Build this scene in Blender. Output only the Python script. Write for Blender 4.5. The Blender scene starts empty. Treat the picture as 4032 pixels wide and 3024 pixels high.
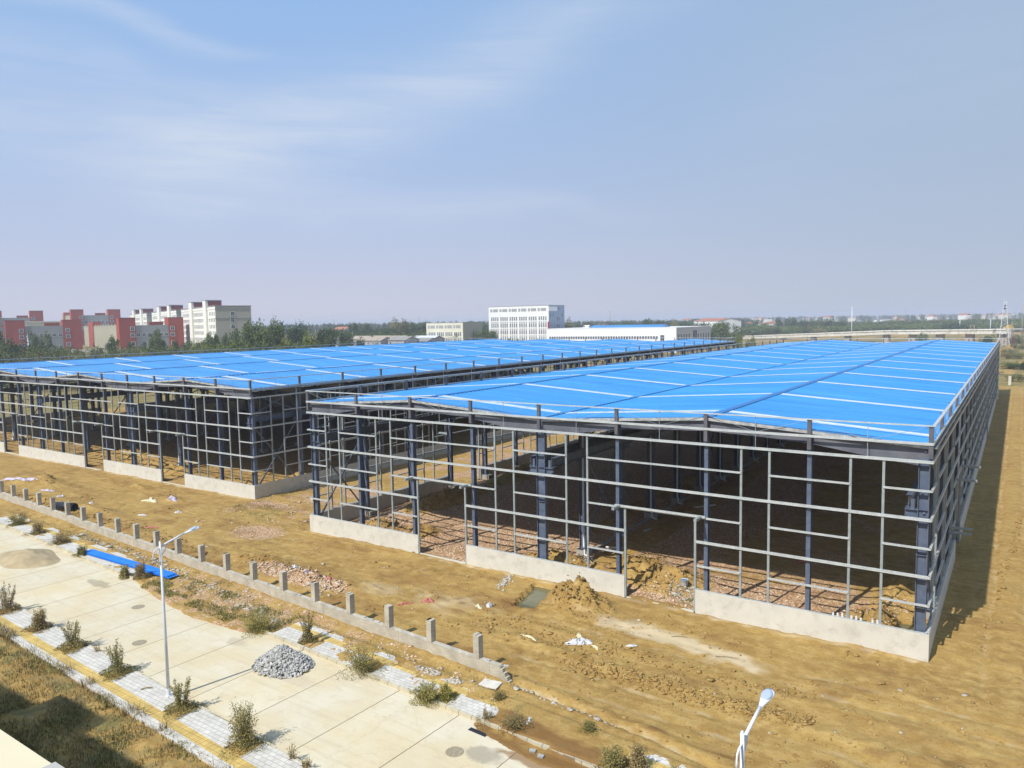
import bpy, bmesh, math, random
import numpy as np
from mathutils import Vector, Matrix
random.seed(7); rng = np.random.default_rng(7)
sc = bpy.context.scene
R = math.radians

# ------------------------------------------------------------------ camera
CF, CP, CY, CR = 2929.54, 0.0835, -0.5981, -0.0172      # focal (px of 4032), pitch, yaw, roll
CO = np.array([3.5627, -43.7339, 18.3117])
_F = np.array([math.sin(CY)*math.cos(CP), math.cos(CY)*math.cos(CP), -math.sin(CP)])
_R0 = np.array([math.cos(CY), -math.sin(CY), 0.0]); _U0 = np.cross(_R0, _F)
_R = _R0*math.cos(CR)+_U0*math.sin(CR); _U = -_R0*math.sin(CR)+_U0*math.cos(CR)
cam = bpy.data.cameras.new('camera'); co = bpy.data.objects.new('camera', cam); sc.collection.objects.link(co)
cam.sensor_width = 36; cam.lens = CF/4032*36; cam.clip_start = .1; cam.clip_end = 20000
co.matrix_world = Matrix(((_R[0], _U[0], -_F[0], CO[0]), (_R[1], _U[1], -_F[1], CO[1]), (_R[2], _U[2], -_F[2], CO[2]), (0, 0, 0, 1)))
sc.camera = co
sc.render.resolution_x = 1024; sc.render.resolution_y = 768
def at(px, py, D):                                       # survey point seen at a bearing, D metres away
    return CO + (_F+_R*(px-2016)/CF-_U*(py-1512)/CF)*D
def hit(px, n, pt):
    d = _F+_R*(px-2016)/CF-_U*(1270-1512)/CF
    t = ((pt[0]-CO[0])*n[0]+(pt[1]-CO[1])*n[1])/(d[0]*n[0]+d[1]*n[1])
    return np.array([CO[0]+d[0]*t, CO[1]+d[1]*t])

# ------------------------------------------------------------------ world, sun, exposure
SV = Vector((-.175, -.875, 1.0)).normalized()            # towards the sun
SEL = math.asin(SV.z); SAZ = math.atan2(SV.x, SV.y)      # azimuth from +Y towards +X
w = bpy.data.worlds.new('World'); sc.world = w; w.use_nodes = True
nt = w.node_tree; nt.nodes.clear()
def N(nt, t, **k):
    n = nt.nodes.new(t)
    for a, b in k.items():
        if a == 'inp':
            for q, v in b.items(): n.inputs[q].default_value = v
        else: setattr(n, a, b)
    return n
def L(nt, a, b): nt.links.new(a, b)
wo = N(nt, 'ShaderNodeOutputWorld'); bg = N(nt, 'ShaderNodeBackground', inp={'Strength': .096})
sky = N(nt, 'ShaderNodeTexSky', sky_type='NISHITA', sun_disc=False, sun_elevation=SEL, sun_rotation=SAZ,
        altitude=0, air_density=1.0, dust_density=2.2, ozone_density=1.6)
tc = N(nt, 'ShaderNodeTexCoord'); sep = N(nt, 'ShaderNodeSeparateXYZ'); L(nt, tc.outputs['Generated'], sep.inputs[0])
def M(nt, op, a, b=None, c=None, clamp=False):
    n = nt.nodes.new('ShaderNodeMath'); n.operation = op; n.use_clamp = clamp
    for i, v in enumerate((a, b, c)):
        if v is None: continue
        if isinstance(v, (int, float)): n.inputs[i].default_value = v
        else: nt.links.new(v, n.inputs[i])
    return n.outputs[0]
az = M(nt, 'ARCTAN2', sep.outputs[0], sep.outputs[1]); el = M(nt, 'ARCSINE', sep.outputs[2])
cmb = N(nt, 'ShaderNodeCombineXYZ'); L(nt, az, cmb.inputs[0]); L(nt, el, cmb.inputs[1])
def nz_(scale, stretch, rot, detail=4, dist=.3, rough=.55):
    mp = N(nt, 'ShaderNodeMapping'); mp.inputs['Rotation'].default_value = (0, 0, rot); mp.inputs['Scale'].default_value = stretch; L(nt, cmb.outputs[0], mp.inputs[0])
    n = N(nt, 'ShaderNodeTexNoise', inp={'Scale': scale, 'Detail': detail, 'Roughness': rough, 'Distortion': dist}); L(nt, mp.outputs[0], n.inputs[0]); return n.outputs[0]
warp = M(nt, 'MULTIPLY_ADD', nz_(2.2, (1, 1.6, 1), 0, 3, .2), .16, -.08)
fine = nz_(4.0, (.9, 9.5, 1), R(-17), 8, .5, .68)
def streak(a0, e0, a1, e1, w0, w1, amp):                 # soft cirrus band between two sky directions
    dx, dy = a1-a0, e1-e0; ln = math.hypot(dx, dy); dx /= ln; dy /= ln
    pa = M(nt, 'SUBTRACT', az, a0); pe = M(nt, 'SUBTRACT', el, e0)
    t = M(nt, 'DIVIDE', M(nt, 'ADD', M(nt, 'MULTIPLY', pa, dx), M(nt, 'MULTIPLY', pe, dy)), ln)
    d = M(nt, 'ADD', M(nt, 'SUBTRACT', M(nt, 'MULTIPLY', pe, dx), M(nt, 'MULTIPLY', pa, dy)), warp)
    wd = M(nt, 'MULTIPLY_ADD', t, w1-w0, w0); wd = M(nt, 'MAXIMUM', wd, .01)
    q = M(nt, 'DIVIDE', d, wd); g = M(nt, 'EXPONENT', M(nt, 'MULTIPLY', M(nt, 'MULTIPLY', q, q), -1.0))
    m1 = N(nt, 'ShaderNodeMapRange', interpolation_type='SMOOTHSTEP', inp={'From Min': -.35, 'From Max': .15}); L(nt, t, m1.inputs[0])
    m2 = N(nt, 'ShaderNodeMapRange', interpolation_type='SMOOTHSTEP', inp={'From Min': 1.35, 'From Max': .8}); L(nt, t, m2.inputs[0])
    return M(nt, 'MULTIPLY', M(nt, 'MULTIPLY', M(nt, 'MULTIPLY', g, m1.outputs[0]), m2.outputs[0]), amp)
bands = [streak(-1.0, .205, -.45, .37, .060, .035, .36), streak(-.98, .235, -.62, .31, .05, .03, .22), streak(-.98, .172, -.50, .155, .034, .016, .34), streak(-1.35, .345, -.96, .333, .022, .012, .40), streak(-1.45, .20, -.92, .215, .05, .05, .35), streak(-1.5, .27, -1.0, .28, .03, .02, .22), streak(-.25, .25, .15, .30, .08, .08, .10)]
ca = bands[0]
for b_ in bands[1:]: ca = M(nt, 'ADD', ca, b_)
ca = M(nt, 'MULTIPLY', ca, M(nt, 'MAXIMUM', M(nt, 'MULTIPLY_ADD', fine, 2.2, -.25), 0.0)); ca = M(nt, 'MINIMUM', ca, .9)
hz = M(nt, 'EXPONENT', M(nt, 'MULTIPLY', M(nt, 'MAXIMUM', sep.outputs[2], 0.0), -4.8))
azr = N(nt, 'ShaderNodeMapRange', interpolation_type='SMOOTHSTEP', inp={'From Min': -.9, 'From Max': .1}); L(nt, az, azr.inputs[0])
hcol = N(nt, 'ShaderNodeMixRGB'); hcol.inputs[1].default_value = (4.95, 4.8, 5.45, 1); hcol.inputs[2].default_value = (3.7, 4.1, 4.9, 1); L(nt, azr.outputs[0], hcol.inputs[0])
base = N(nt, 'ShaderNodeMixRGB'); base.inputs[0].default_value = .88; base.inputs[2].default_value = (1.85, 3.65, 6.5, 1); L(nt, sky.outputs[0], base.inputs[1])
grey = N(nt, 'ShaderNodeMixRGB'); grey.inputs[2].default_value = (2.7, 3.5, 4.6, 1); L(nt, M(nt, 'MULTIPLY', azr.outputs[0], .75), grey.inputs[0]); L(nt, base.outputs[0], grey.inputs[1])
mh = N(nt, 'ShaderNodeMixRGB'); L(nt, M(nt, 'MULTIPLY', hz, .97), mh.inputs[0]); L(nt, grey.outputs[0], mh.inputs[1]); L(nt, hcol.outputs[0], mh.inputs[2])
mixc = N(nt, 'ShaderNodeMixRGB'); mixc.inputs[2].default_value = (4.7, 5.3, 6.3, 1)
L(nt, ca, mixc.inputs[0]); L(nt, mh.outputs[0], mixc.inputs[1])
L(nt, mixc.outputs[0], bg.inputs[0]); L(nt, bg.outputs[0], wo.inputs[0])
sun = bpy.data.lights.new('sun', 'SUN'); sun.energy = 3.8; sun.angle = R(.6); sun.color = (1, .95, .86)
so = bpy.data.objects.new('sun', sun); sc.collection.objects.link(so); so.rotation_euler = SV.to_track_quat('Z', 'Y').to_euler()
sc.view_settings.view_transform = 'Standard'; sc.view_settings.look = 'None'; sc.view_settings.gamma = 1
sc.view_settings.exposure = .50
try:
    sc.cycles.max_bounces = 8; sc.cycles.diffuse_bounces = 5; sc.cycles.volume_bounces = 0; sc.cycles.transparent_max_bounces = 8
except Exception: pass

# ------------------------------------------------------------------ helpers
def tag(o, label=None, cat=None, group=None, kind=None):
    if label: o['label'] = label
    if cat: o['category'] = cat
    if group: o['group'] = group
    if kind: o['kind'] = kind
    return o
def empty(name, loc, label=None, cat=None, group=None, rz=0):
    o = bpy.data.objects.new(name, None); sc.collection.objects.link(o); o.location = loc; o.rotation_euler = (0, 0, rz)
    o.empty_display_size = .3
    return tag(o, label, cat, group)
def link(name, me, parent=None, mats=None):
    o = bpy.data.objects.new(name, me); sc.collection.objects.link(o)
    if parent: o.parent = parent
    return o
class MB:
    def __init__(s): s.v = []; s.f = []; s.m = []
    def add(s, v, f, m=0):
        b = len(s.v); s.v += [tuple(map(float, p)) for p in v]; s.f += [tuple(b+i for i in q) for q in f]; s.m += [m]*len(f); return s
    def box(s, x0, x1, y0, y1, z0, z1, m=0):
        v = [(x, y, z) for z in (z0, z1) for y in (y0, y1) for x in (x0, x1)]
        return s.add(v, [(0, 2, 3, 1), (4, 5, 7, 6), (0, 1, 5, 4), (2, 6, 7, 3), (0, 4, 6, 2), (1, 3, 7, 5)], m)
    def prism(s, prof, a, b, up=(0, 0, 1), m=0, cap=True):
        a = Vector(a); b = Vector(b); d = (b-a).normalized(); u = Vector(up)
        if abs(d.dot(u)) > .98: u = Vector((0, 1, 0)) if abs(d.y) < .9 else Vector((1, 0, 0))
        r = d.cross(u).normalized(); u = r.cross(d).normalized(); n = len(prof)
        v = [tuple(p+r*x+u*y) for p in (a, b) for x, y in prof]
        f = [(i, (i+1) % n, n+(i+1) % n, n+i) for i in range(n)]
        if cap: f += [tuple(reversed(range(n))), tuple(range(n, 2*n))]
        return s.add(v, f, m)
    def beam(s, a, b, w, h, up=(0, 0, 1), m=0):
        return s.prism([(-w/2, -h/2), (w/2, -h/2), (w/2, h/2), (-w/2, h/2)], a, b, up, m)
    def ib(s, a, b, w, h, t=.016, up=(0, 0, 1), m=0):      # H section, web along 'up'
        t2 = t/2; W = w/2; H = h/2
        return s.prism([(-W, -H), (W, -H), (W, -H+t), (t2, -H+t), (t2, H-t), (W, H-t), (W, H), (-W, H), (-W, H-t), (-t2, H-t), (-t2, -H+t), (-W, -H+t)], a, b, up, m)
    def tube(s, pts, r, n=6, m=0, cap=True):
        pts = [Vector(p) for p in pts]; rs = r if isinstance(r, (list, tuple)) else [r]*len(pts)
        b = len(s.v); k = len(pts)
        for i, p in enumerate(pts):
            d = (pts[min(i+1, k-1)]-pts[max(i-1, 0)]).normalized()
            u = Vector((0, 0, 1)) if abs(d.z) < .9 else Vector((1, 0, 0))
            x = d.cross(u).normalized(); y = x.cross(d).normalized()
            for j in range(n):
                a = 2*math.pi*j/n; s.v.append(tuple(p+x*math.cos(a)*rs[i]+y*math.sin(a)*rs[i]))
        for i in range(k-1):
            for j in range(n):
                s.f.append((b+i*n+j, b+i*n+(j+1) % n, b+(i+1)*n+(j+1) % n, b+(i+1)*n+j)); s.m.append(m)
        if cap:
            s.f += [tuple(b+j for j in reversed(range(n))), tuple(b+(k-1)*n+j for j in range(n))]; s.m += [m, m]
        return s
    def mesh(s, name, mats, smooth=False):
        me = bpy.data.meshes.new(name); me.from_pydata(s.v, [], s.f)
        for q in (mats if isinstance(mats, (list, tuple)) else [mats]): me.materials.append(q)
        if any(s.m): me.polygons.foreach_set('material_index', s.m)
        if smooth: me.polygons.foreach_set('use_smooth', [True]*len(s.f))
        me.update(); return me
    def obj(s, name, mats, parent=None, smooth=False): return link(name, s.mesh(name, mats, smooth), parent)
    def join(s, o):
        b = len(s.v); s.v += o.v; s.f += [tuple(b+i for i in q) for q in o.f]; s.m += o.m; return s
def npmesh(name, v, f, mats, smooth=False, midx=None):
    v = np.asarray(v, np.float32); f = np.asarray(f, np.int32); k = f.shape[1]
    me = bpy.data.meshes.new(name); me.vertices.add(len(v)); me.vertices.foreach_set('co', v.ravel())
    me.loops.add(f.size); me.loops.foreach_set('vertex_index', f.ravel())
    me.polygons.add(len(f)); me.polygons.foreach_set('loop_start', np.arange(len(f), dtype=np.int32)*k)
    me.polygons.foreach_set('loop_total', np.full(len(f), k, np.int32))
    for q in (mats if isinstance(mats, (list, tuple)) else [mats]): me.materials.append(q)
    if midx is not None: me.polygons.foreach_set('material_index', np.asarray(midx, np.int32))
    if smooth: me.polygons.foreach_set('use_smooth', np.ones(len(f), bool))
    me.update(calc_edges=True); me.validate(); return me
def quads(c, size, rg, flat=.0, asp=.6):
    n = len(c); a = rg.normal(size=(n, 3)); a[:, 2] *= (1-flat); a /= np.linalg.norm(a, axis=1)[:, None]
    b = rg.normal(size=(n, 3)); b -= a*(a*b).sum(1)[:, None]; b /= np.linalg.norm(b, axis=1)[:, None]
    s = np.asarray(size)*np.ones(n); a = a*s[:, None]; b = b*(s*asp)[:, None]
    v = np.stack([c-a, c+b, c+a, c-b], 1).reshape(-1, 3)
    return v, np.arange(4*n).reshape(n, 4)
# value noise
_T = rng.random((256, 256))
def vn(x, y):
    xi = np.floor(x).astype(int); yi = np.floor(y).astype(int); fx = x-xi; fy = y-yi
    fx = fx*fx*(3-2*fx); fy = fy*fy*(3-2*fy); g = lambda a, b: _T[a & 255, b & 255]
    return (g(xi, yi)*(1-fx)+g(xi+1, yi)*fx)*(1-fy)+(g(xi, yi+1)*(1-fx)+g(xi+1, yi+1)*fx)*fy
def fbm(x, y, o=4):
    r = 0; a = .5
    for i in range(o): r = r+a*(vn(x+17.3*i, y-9.1*i)*2-1); x = x*2.03; y = y*2.03; a *= .5
    return r
def ss(a, b, x):
    t = np.clip((x-a)/(b-a), 0, 1); return t*t*(3-2*t)

# ------------------------------------------------------------------ materials
def mat(name, col, rough=.8, metal=0, c2=None, scale=3, detail=4, lo=.35, hi=.65, bump=0, bscale=None, spec=.3, c3=None, s3=30, obj=False, stretch=None, rnd=0):
    m = bpy.data.materials.new(name); m.use_nodes = True; nt = m.node_tree; p = nt.nodes['Principled BSDF']
    p.inputs['Roughness'].default_value = rough; p.inputs['Metallic'].default_value = metal; p.inputs['Specular IOR Level'].default_value = spec
    p.inputs['Base Color'].default_value = (*col, 1)
    tc = N(nt, 'ShaderNodeTexCoord'); out = tc.outputs['Object']
    if not obj:
        g = N(nt, 'ShaderNodeNewGeometry'); out = g.outputs['Position']
    if stretch:
        mp = N(nt, 'ShaderNodeMapping'); mp.inputs['Scale'].default_value = stretch; L(nt, out, mp.inputs[0]); out = mp.outputs[0]
    last = None
    if c2:
        nz = N(nt, 'ShaderNodeTexNoise', inp={'Scale': scale, 'Detail': detail, 'Roughness': .6}); L(nt, out, nz.inputs[0])
        mr = N(nt, 'ShaderNodeMapRange', inp={'From Min': lo, 'From Max': hi}); L(nt, nz.outputs[0], mr.inputs[0])
        mx = N(nt, 'ShaderNodeMixRGB'); mx.inputs[1].default_value = (*col, 1); mx.inputs[2].default_value = (*c2, 1)
        L(nt, mr.outputs[0], mx.inputs[0]); last = mx.outputs[0]
    if c3:
        nz = N(nt, 'ShaderNodeTexNoise', inp={'Scale': s3, 'Detail': 3, 'Roughness': .7}); L(nt, out, nz.inputs[0])
        mr = N(nt, 'ShaderNodeMapRange', inp={'From Min': .5, 'From Max': .72}); L(nt, nz.outputs[0], mr.inputs[0])
        mx = N(nt, 'ShaderNodeMixRGB'); mx.inputs[1].default_value = (*col, 1); mx.inputs[2].default_value = (*c3, 1)
        if last: L(nt, last, mx.inputs[1])
        L(nt, mr.outputs[0], mx.inputs[0]); last = mx.outputs[0]
    if rnd:
        oi = N(nt, 'ShaderNodeObjectInfo'); hs = N(nt, 'ShaderNodeHueSaturation'); hs.inputs['Color'].default_value = (*col, 1)
        L(nt, M(nt, 'MULTIPLY_ADD', oi.outputs['Random'], rnd, 1-rnd/2), hs.inputs['Value'])
        if last: L(nt, last, hs.inputs['Color'])
        last = hs.outputs[0]
    if last: L(nt, last, p.inputs['Base Color'])
    if bump:
        nz = N(nt, 'ShaderNodeTexNoise', inp={'Scale': bscale or scale*4, 'Detail': 6, 'Roughness': .65}); L(nt, out, nz.inputs[0])
        b = N(nt, 'ShaderNodeBump', inp={'Strength': 1, 'Distance': bump}); L(nt, nz.outputs[0], b.inputs['Height']); L(nt, b.outputs[0], p.inputs['Normal'])
    return m
MS = dict(
 column=mat('blue_grey_steel_paint', (.075, .10, .155), .42, 0, (.11, .138, .20), 2, spec=.5, bump=.002, bscale=30),
 post=mat('grey_primer_steel', (.085, .085, .105), .5, 0, (.13, .125, .14), 1.3, spec=.4),
 rafter=mat('grey_rafter_paint', (.16, .165, .19), .5, 0, (.10, .105, .13), .6, spec=.4),
 galv=mat('galvanized_steel', (.56, .60, .61), .36, .2, (.40, .44, .46), 2.2, 5, .3, .7, c3=(.68, .71, .71), s3=14, spec=.5),
 galvd=mat('dull_galvanized_steel', (.35, .40, .42), .45, .15, (.24, .285, .31), 2.2, 5, .3, .7, c3=(.33, .36, .34), s3=9, spec=.5),
 sky_strip=mat('white_translucent_strip', (.62, .70, .74), .35, 0, (.46, .58, .68), 1.2, spec=.4),
 cap=mat('blue_ridge_cap', (.012, .15, .44), .4, 0, spec=.4),
 fascia=mat('white_edge_trim', (.55, .56, .55), .4, .2, (.32, .33, .33), 3),
 conc=mat('cement_render', (.60, .585, .53), .9, 0, (.53, .515, .46), .7, 6, .3, .7, bump=.01, bscale=8, c3=(.47, .45, .40), s3=1.6),
 conc2=mat('raw_concrete', (.36, .35, .31), .9, 0, (.27, .26, .23), 1.5, 5, bump=.02, bscale=6),
 pvc=mat('white_pvc', (.62, .64, .66), .4, 0),
 lamp=mat('white_lamp_paint', (.72, .76, .82), .35, 0, (.62, .66, .73), 1, spec=.5),
 lens=mat('lamp_lens', (.36, .43, .52), .3, 0, spec=.5),
 glass=mat('window_glass', (.035, .045, .065), .25, 0, (.07, .085, .11), .4, spec=.35, rnd=.9),
 frame=mat('white_window_frame', (.6, .62, .62), .5),
 water=mat('murky_water', (.10, .105, .060), .05, 0, (.14, .14, .085), 1.2, spec=.5),
 bark=mat('tree_bark', (.12, .09, .06), .9, 0, (.07, .055, .04), 4),
)
def roofmat():
    m = bpy.data.materials.new('blue_corrugated_steel'); m.use_nodes = True; nt = m.node_tree; p = nt.nodes['Principled BSDF']
    g = N(nt, 'ShaderNodeNewGeometry'); s = N(nt, 'ShaderNodeSeparateXYZ'); L(nt, g.outputs['Position'], s.inputs[0])
    sh = N(nt, 'ShaderNodeCombineXYZ'); L(nt, M(nt, 'FLOOR', M(nt, 'DIVIDE', s.outputs[0], 6.0)), sh.inputs[0]); L(nt, M(nt, 'FLOOR', M(nt, 'DIVIDE', s.outputs[1], .9)), sh.inputs[1])
    wn_ = N(nt, 'ShaderNodeTexWhiteNoise', noise_dimensions='3D'); L(nt, sh.outputs[0], wn_.inputs[0])
    n2 = N(nt, 'ShaderNodeTexNoise', inp={'Scale': .09, 'Detail': 5, 'Roughness': .65}); L(nt, g.outputs['Position'], n2.inputs[0])
    mp = N(nt, 'ShaderNodeMapping'); mp.inputs['Scale'].default_value = (.12, 1.5, 1); L(nt, g.outputs['Position'], mp.inputs[0])
    n1 = N(nt, 'ShaderNodeTexNoise', inp={'Scale': 1.0, 'Detail': 6, 'Roughness': .7}); L(nt, mp.outputs[0], n1.inputs[0])
    v = M(nt, 'ADD', M(nt, 'ADD', M(nt, 'MULTIPLY', wn_.outputs[0], .45), M(nt, 'MULTIPLY', M(nt, 'LESS_THAN', M(nt, 'FRACT', M(nt, 'DIVIDE', s.outputs[1], .9)), .13), -.35)), M(nt, 'ADD', M(nt, 'MULTIPLY', n2.outputs[0], .45), M(nt, 'MULTIPLY', n1.outputs[0], .55)))
    r = N(nt, 'ShaderNodeMapRange', inp={'From Min': .35, 'From Max': 1.0}); L(nt, v, r.inputs[0])
    mx = N(nt, 'ShaderNodeMixRGB'); mx.inputs[1].default_value = (.007, .130, .385, 1); mx.inputs[2].default_value = (.032, .275, .62, 1)
    L(nt, r.outputs[0], mx.inputs[0])
    bk = N(nt, 'ShaderNodeMixRGB'); bk.inputs[2].default_value = (.55, .55, .53, 1); L(nt, g.outputs['Backfacing'], bk.inputs[0]); L(nt, mx.outputs[0], bk.inputs[1])   # pale primer on the underside
    L(nt, bk.outputs[0], p.inputs['Base Color'])
    ro = N(nt, 'ShaderNodeMapRange', inp={'From Min': .2, 'From Max': .9, 'To Min': .26, 'To Max': .44}); L(nt, v, ro.inputs[0]); L(nt, ro.outputs[0], p.inputs['Roughness'])
    p.inputs['Specular IOR Level'].default_value = .6; p.inputs['Coat Weight'].default_value = .5; p.inputs['Coat Roughness'].default_value = .15
    b = N(nt, 'ShaderNodeBump', inp={'Strength': .5, 'Distance': .03}); L(nt, n1.outputs[0], b.inputs['Height']); L(nt, b.outputs[0], p.inputs['Normal'])
    return m
MS['roof'] = roofmat()
MS['rib'] = mat('rib_highlight_steel', (.018, .215, .58), .3, 0, (.05, .30, .66), .5, 5, .35, .7, spec=.6, stretch=(.2, 1, 1))  # lighter blue paints a highlight onto the front sides of the ribs
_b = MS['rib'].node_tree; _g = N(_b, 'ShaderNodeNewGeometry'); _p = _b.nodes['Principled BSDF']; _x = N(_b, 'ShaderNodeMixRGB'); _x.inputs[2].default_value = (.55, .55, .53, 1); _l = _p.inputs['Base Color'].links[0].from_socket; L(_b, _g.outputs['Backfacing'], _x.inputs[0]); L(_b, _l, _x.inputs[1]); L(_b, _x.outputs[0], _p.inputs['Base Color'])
def brickmat(name, c1, c2, mort, sx, sy, ms=.01, rough=.9, bump=.004, axis='xz', noise=(.8, 1.1), off=.5):
    m = bpy.data.materials.new(name); m.use_nodes = True; nt = m.node_tree; p = nt.nodes['Principled BSDF']
    tc = N(nt, 'ShaderNodeTexCoord'); s = N(nt, 'ShaderNodeSeparateXYZ'); L(nt, tc.outputs['Object'], s.inputs[0])
    c = N(nt, 'ShaderNodeCombineXYZ')
    if axis == 'xz': L(nt, M(nt, 'ADD', s.outputs[0], s.outputs[1]), c.inputs[0]); L(nt, s.outputs[2], c.inputs[1])
    else: L(nt, s.outputs[0], c.inputs[0]); L(nt, s.outputs[1], c.inputs[1])
    bt = N(nt, 'ShaderNodeTexBrick', offset=off, inp={'Scale': 1, 'Mortar Size': ms, 'Brick Width': sx, 'Row Height': sy, 'Bias': 0})
    bt.inputs['Color1'].default_value = (*c1, 1); bt.inputs['Color2'].default_value = (*c2, 1); bt.inputs['Mortar'].default_value = (*mort, 1)
    L(nt, c.outputs[0], bt.inputs[0])
    nz = N(nt, 'ShaderNodeTexNoise', inp={'Scale': 1.3, 'Detail': 5}); L(nt, tc.outputs['Object'], nz.inputs[0])
    mr = N(nt, 'ShaderNodeMapRange', inp={'From Min': .3, 'From Max': .7, 'To Min': noise[0], 'To Max': noise[1]}); L(nt, nz.outputs[0], mr.inputs[0])
    hs = N(nt, 'ShaderNodeHueSaturation'); L(nt, bt.outputs[0], hs.inputs['Color']); L(nt, mr.outputs[0], hs.inputs['Value']); L(nt, hs.outputs[0], p.inputs['Base Color'])
    p.inputs['Roughness'].default_value = rough; p.inputs['Specular IOR Level'].default_value = .25
    b = N(nt, 'ShaderNodeBump', inp={'Strength': .7, 'Distance': bump}, invert=True); L(nt, bt.outputs['Fac'], b.inputs['Height']); L(nt, b.outputs[0], p.inputs['Normal'])
    return m
MS['wallbrick'] = brickmat('grey_wall_brick', (.50, .47, .40), (.40, .37, .31), (.46, .42, .34), .26, .075, .012)
MS['tilew'] = brickmat('white_paving', (.60, .585, .54), (.52, .50, .46), (.30, .27, .22), .36, .24, .010, axis='xy', noise=(.86, 1.06))
MS['tiley'] = brickmat('yellow_paving', (.60, .44, .15), (.52, .37, .12), (.30, .22, .10), .30, .29, .012, axis='xy', off=0)
MS['kerb'] = brickmat('kerb_stone', (.52, .48, .36), (.47, .43, .33), (.22, .18, .12), .8, 2, .02, axis='xy')

# street frame lines (y as a function of x)
def yk(x): return -22.65-.0535*(x+50.57)
def yf(x): return -16.65-.0620*(x+33.19)
def yw(x): return -9.05-.0663*(x+87.74)

# ------------------------------------------------------------------ ground (one sheet to the horizon)
def axis_pts(segs):
    out = []
    for a, b, s in segs: out += list(np.arange(a, b-1e-6, s))
    out.append(segs[-1][1]); return np.array(out)
def grow(a, b, s, k=1.16):
    r = [a]
    while r[-1] < b: r.append(r[-1]+s); s *= k
    r[-1] = b; return r
xs = np.concatenate([-np.array(grow(110, 6000, 3))[::-1][:-1], axis_pts([(-110, -52, .55), (-52, 16, .2), (16, 60, 1.2)]), np.array(grow(60, 6000, 3))[1:]])
ys = np.concatenate([-np.array(grow(50, 6000, 4))[::-1][:-1], axis_pts([(-50, -31, .5), (-31, 13, .16), (13, 60, .6), (60, 190, 1.5)]), np.array(grow(190, 6000, 4))[1:]])
GX, GY = np.meshgrid(xs, ys)
def rise(x, y): return 5.2*ss(170, 250, -x-.15*np.maximum(0, y-150))*ss(60, 140, y)
HX = np.array([-200, -76, -49.5, -48, -46.5, -44, -42, -39, -36.5, -34.3, -33, -32, -17, -16.2, -15.2, -13.8, -12.3, -10.5, -8.5, -7, -5, 60])
HO = np.array([0, 0, 0, -.4, -.75, -1.1, -1.35, -1.45, -1.2, -.75, -.2, 0, 0, -.25, -.5, -.75, -.9, -.75, -.5, -.2, 0, 0])   # soil creeping onto the street
PITS = [-55.6, -50.3, -45.4, -40.7, -35.3, -28.9, -23.7, -12.9, -7.5]              # planting pits in the near pavement
FPITS = [-73.8, -68.6, -63.6, -58.6, -33.2, -29.5, -24.5, -19.2, -14.7, -9.6]      # and in the far one
MOUNDS = [(-19.8, -2.9, 1.8, 1.7, 1.25, 1), (-18.4, -3.2, 1.7, 1.3, .6, 1), (-24, 2.6, 3.6, 1.5, 1.0, 1), (-15.9, 3.6, 3.0, 2.4, .9, 1), (-19.2, 5.2, 1.6, 2.6, .7, 1), (-2.8, 2.6, 1.9, 1.9, 1.15, 1),
          (-42.5, 3.2, 2.6, 1.5, .9, 1), (-38.6, 4.2, 1.5, 1.6, .8, 1), (-2.2, 9, 1.5, 5, .8, 1), (-44, 14, 2.2, 6, 1.2, 1), (-44.5, 30, 2, 9, 1.0, 1), (-21.8, 24, 1.6, 22, .35, 1), (-26.4, 30, 1.2, 18, .7, 1),
          (-92.3, -2.7, 2.4, 1.5, .9, 1), (-95.5, -4.4, 3.5, .9, .5, 1), (-70.5, .3, 1.6, .8, .5, 1), (-79.6, 1.8, 1.6, .6, .4, 1),
          (6.5, 8, 2.0, 3.0, .55, 1), (-88, 9, 10, 1.6, .9, 1), (-70, 8, 6, 1.4, .8, 1), (-100, 12, 8, 2, 1.0, 1), (-66, 14, 2.5, 4, .9, 1),
          (-90, 60, 12, 10, 1.6, 1), (-120, 80, 10, 14, 1.8, 1), (-75, 70, 4, 20, 1.2, 1), (12, 40, 4, 22, .5, 1), (14, 130, 8, 30, 1.2, 1),
          (-38.5, -9.2, 5.4, 1.1, .6, 1), (-44.5, -8.0, 3.6, 1.0, .5, 1), (-56, -9.6, 4.5, .7, .3, 1), (-63, -8.6, 4, .8, .3, 1), (-33, -8.2, 2.5, 1.2, .3, 1), (-82, -7.2, 5, .7, .45, 1), (-73, -6.5, 5, .9, .35, 1)]
TRX = np.array([-22, -16.7, -14.1, -11.4, -9.2, -6, 0]); TRY = np.array([-13.9, -13.75, -14.0, -14.4, -14.6, -15.3, -16.6])   # shallow trench
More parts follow.
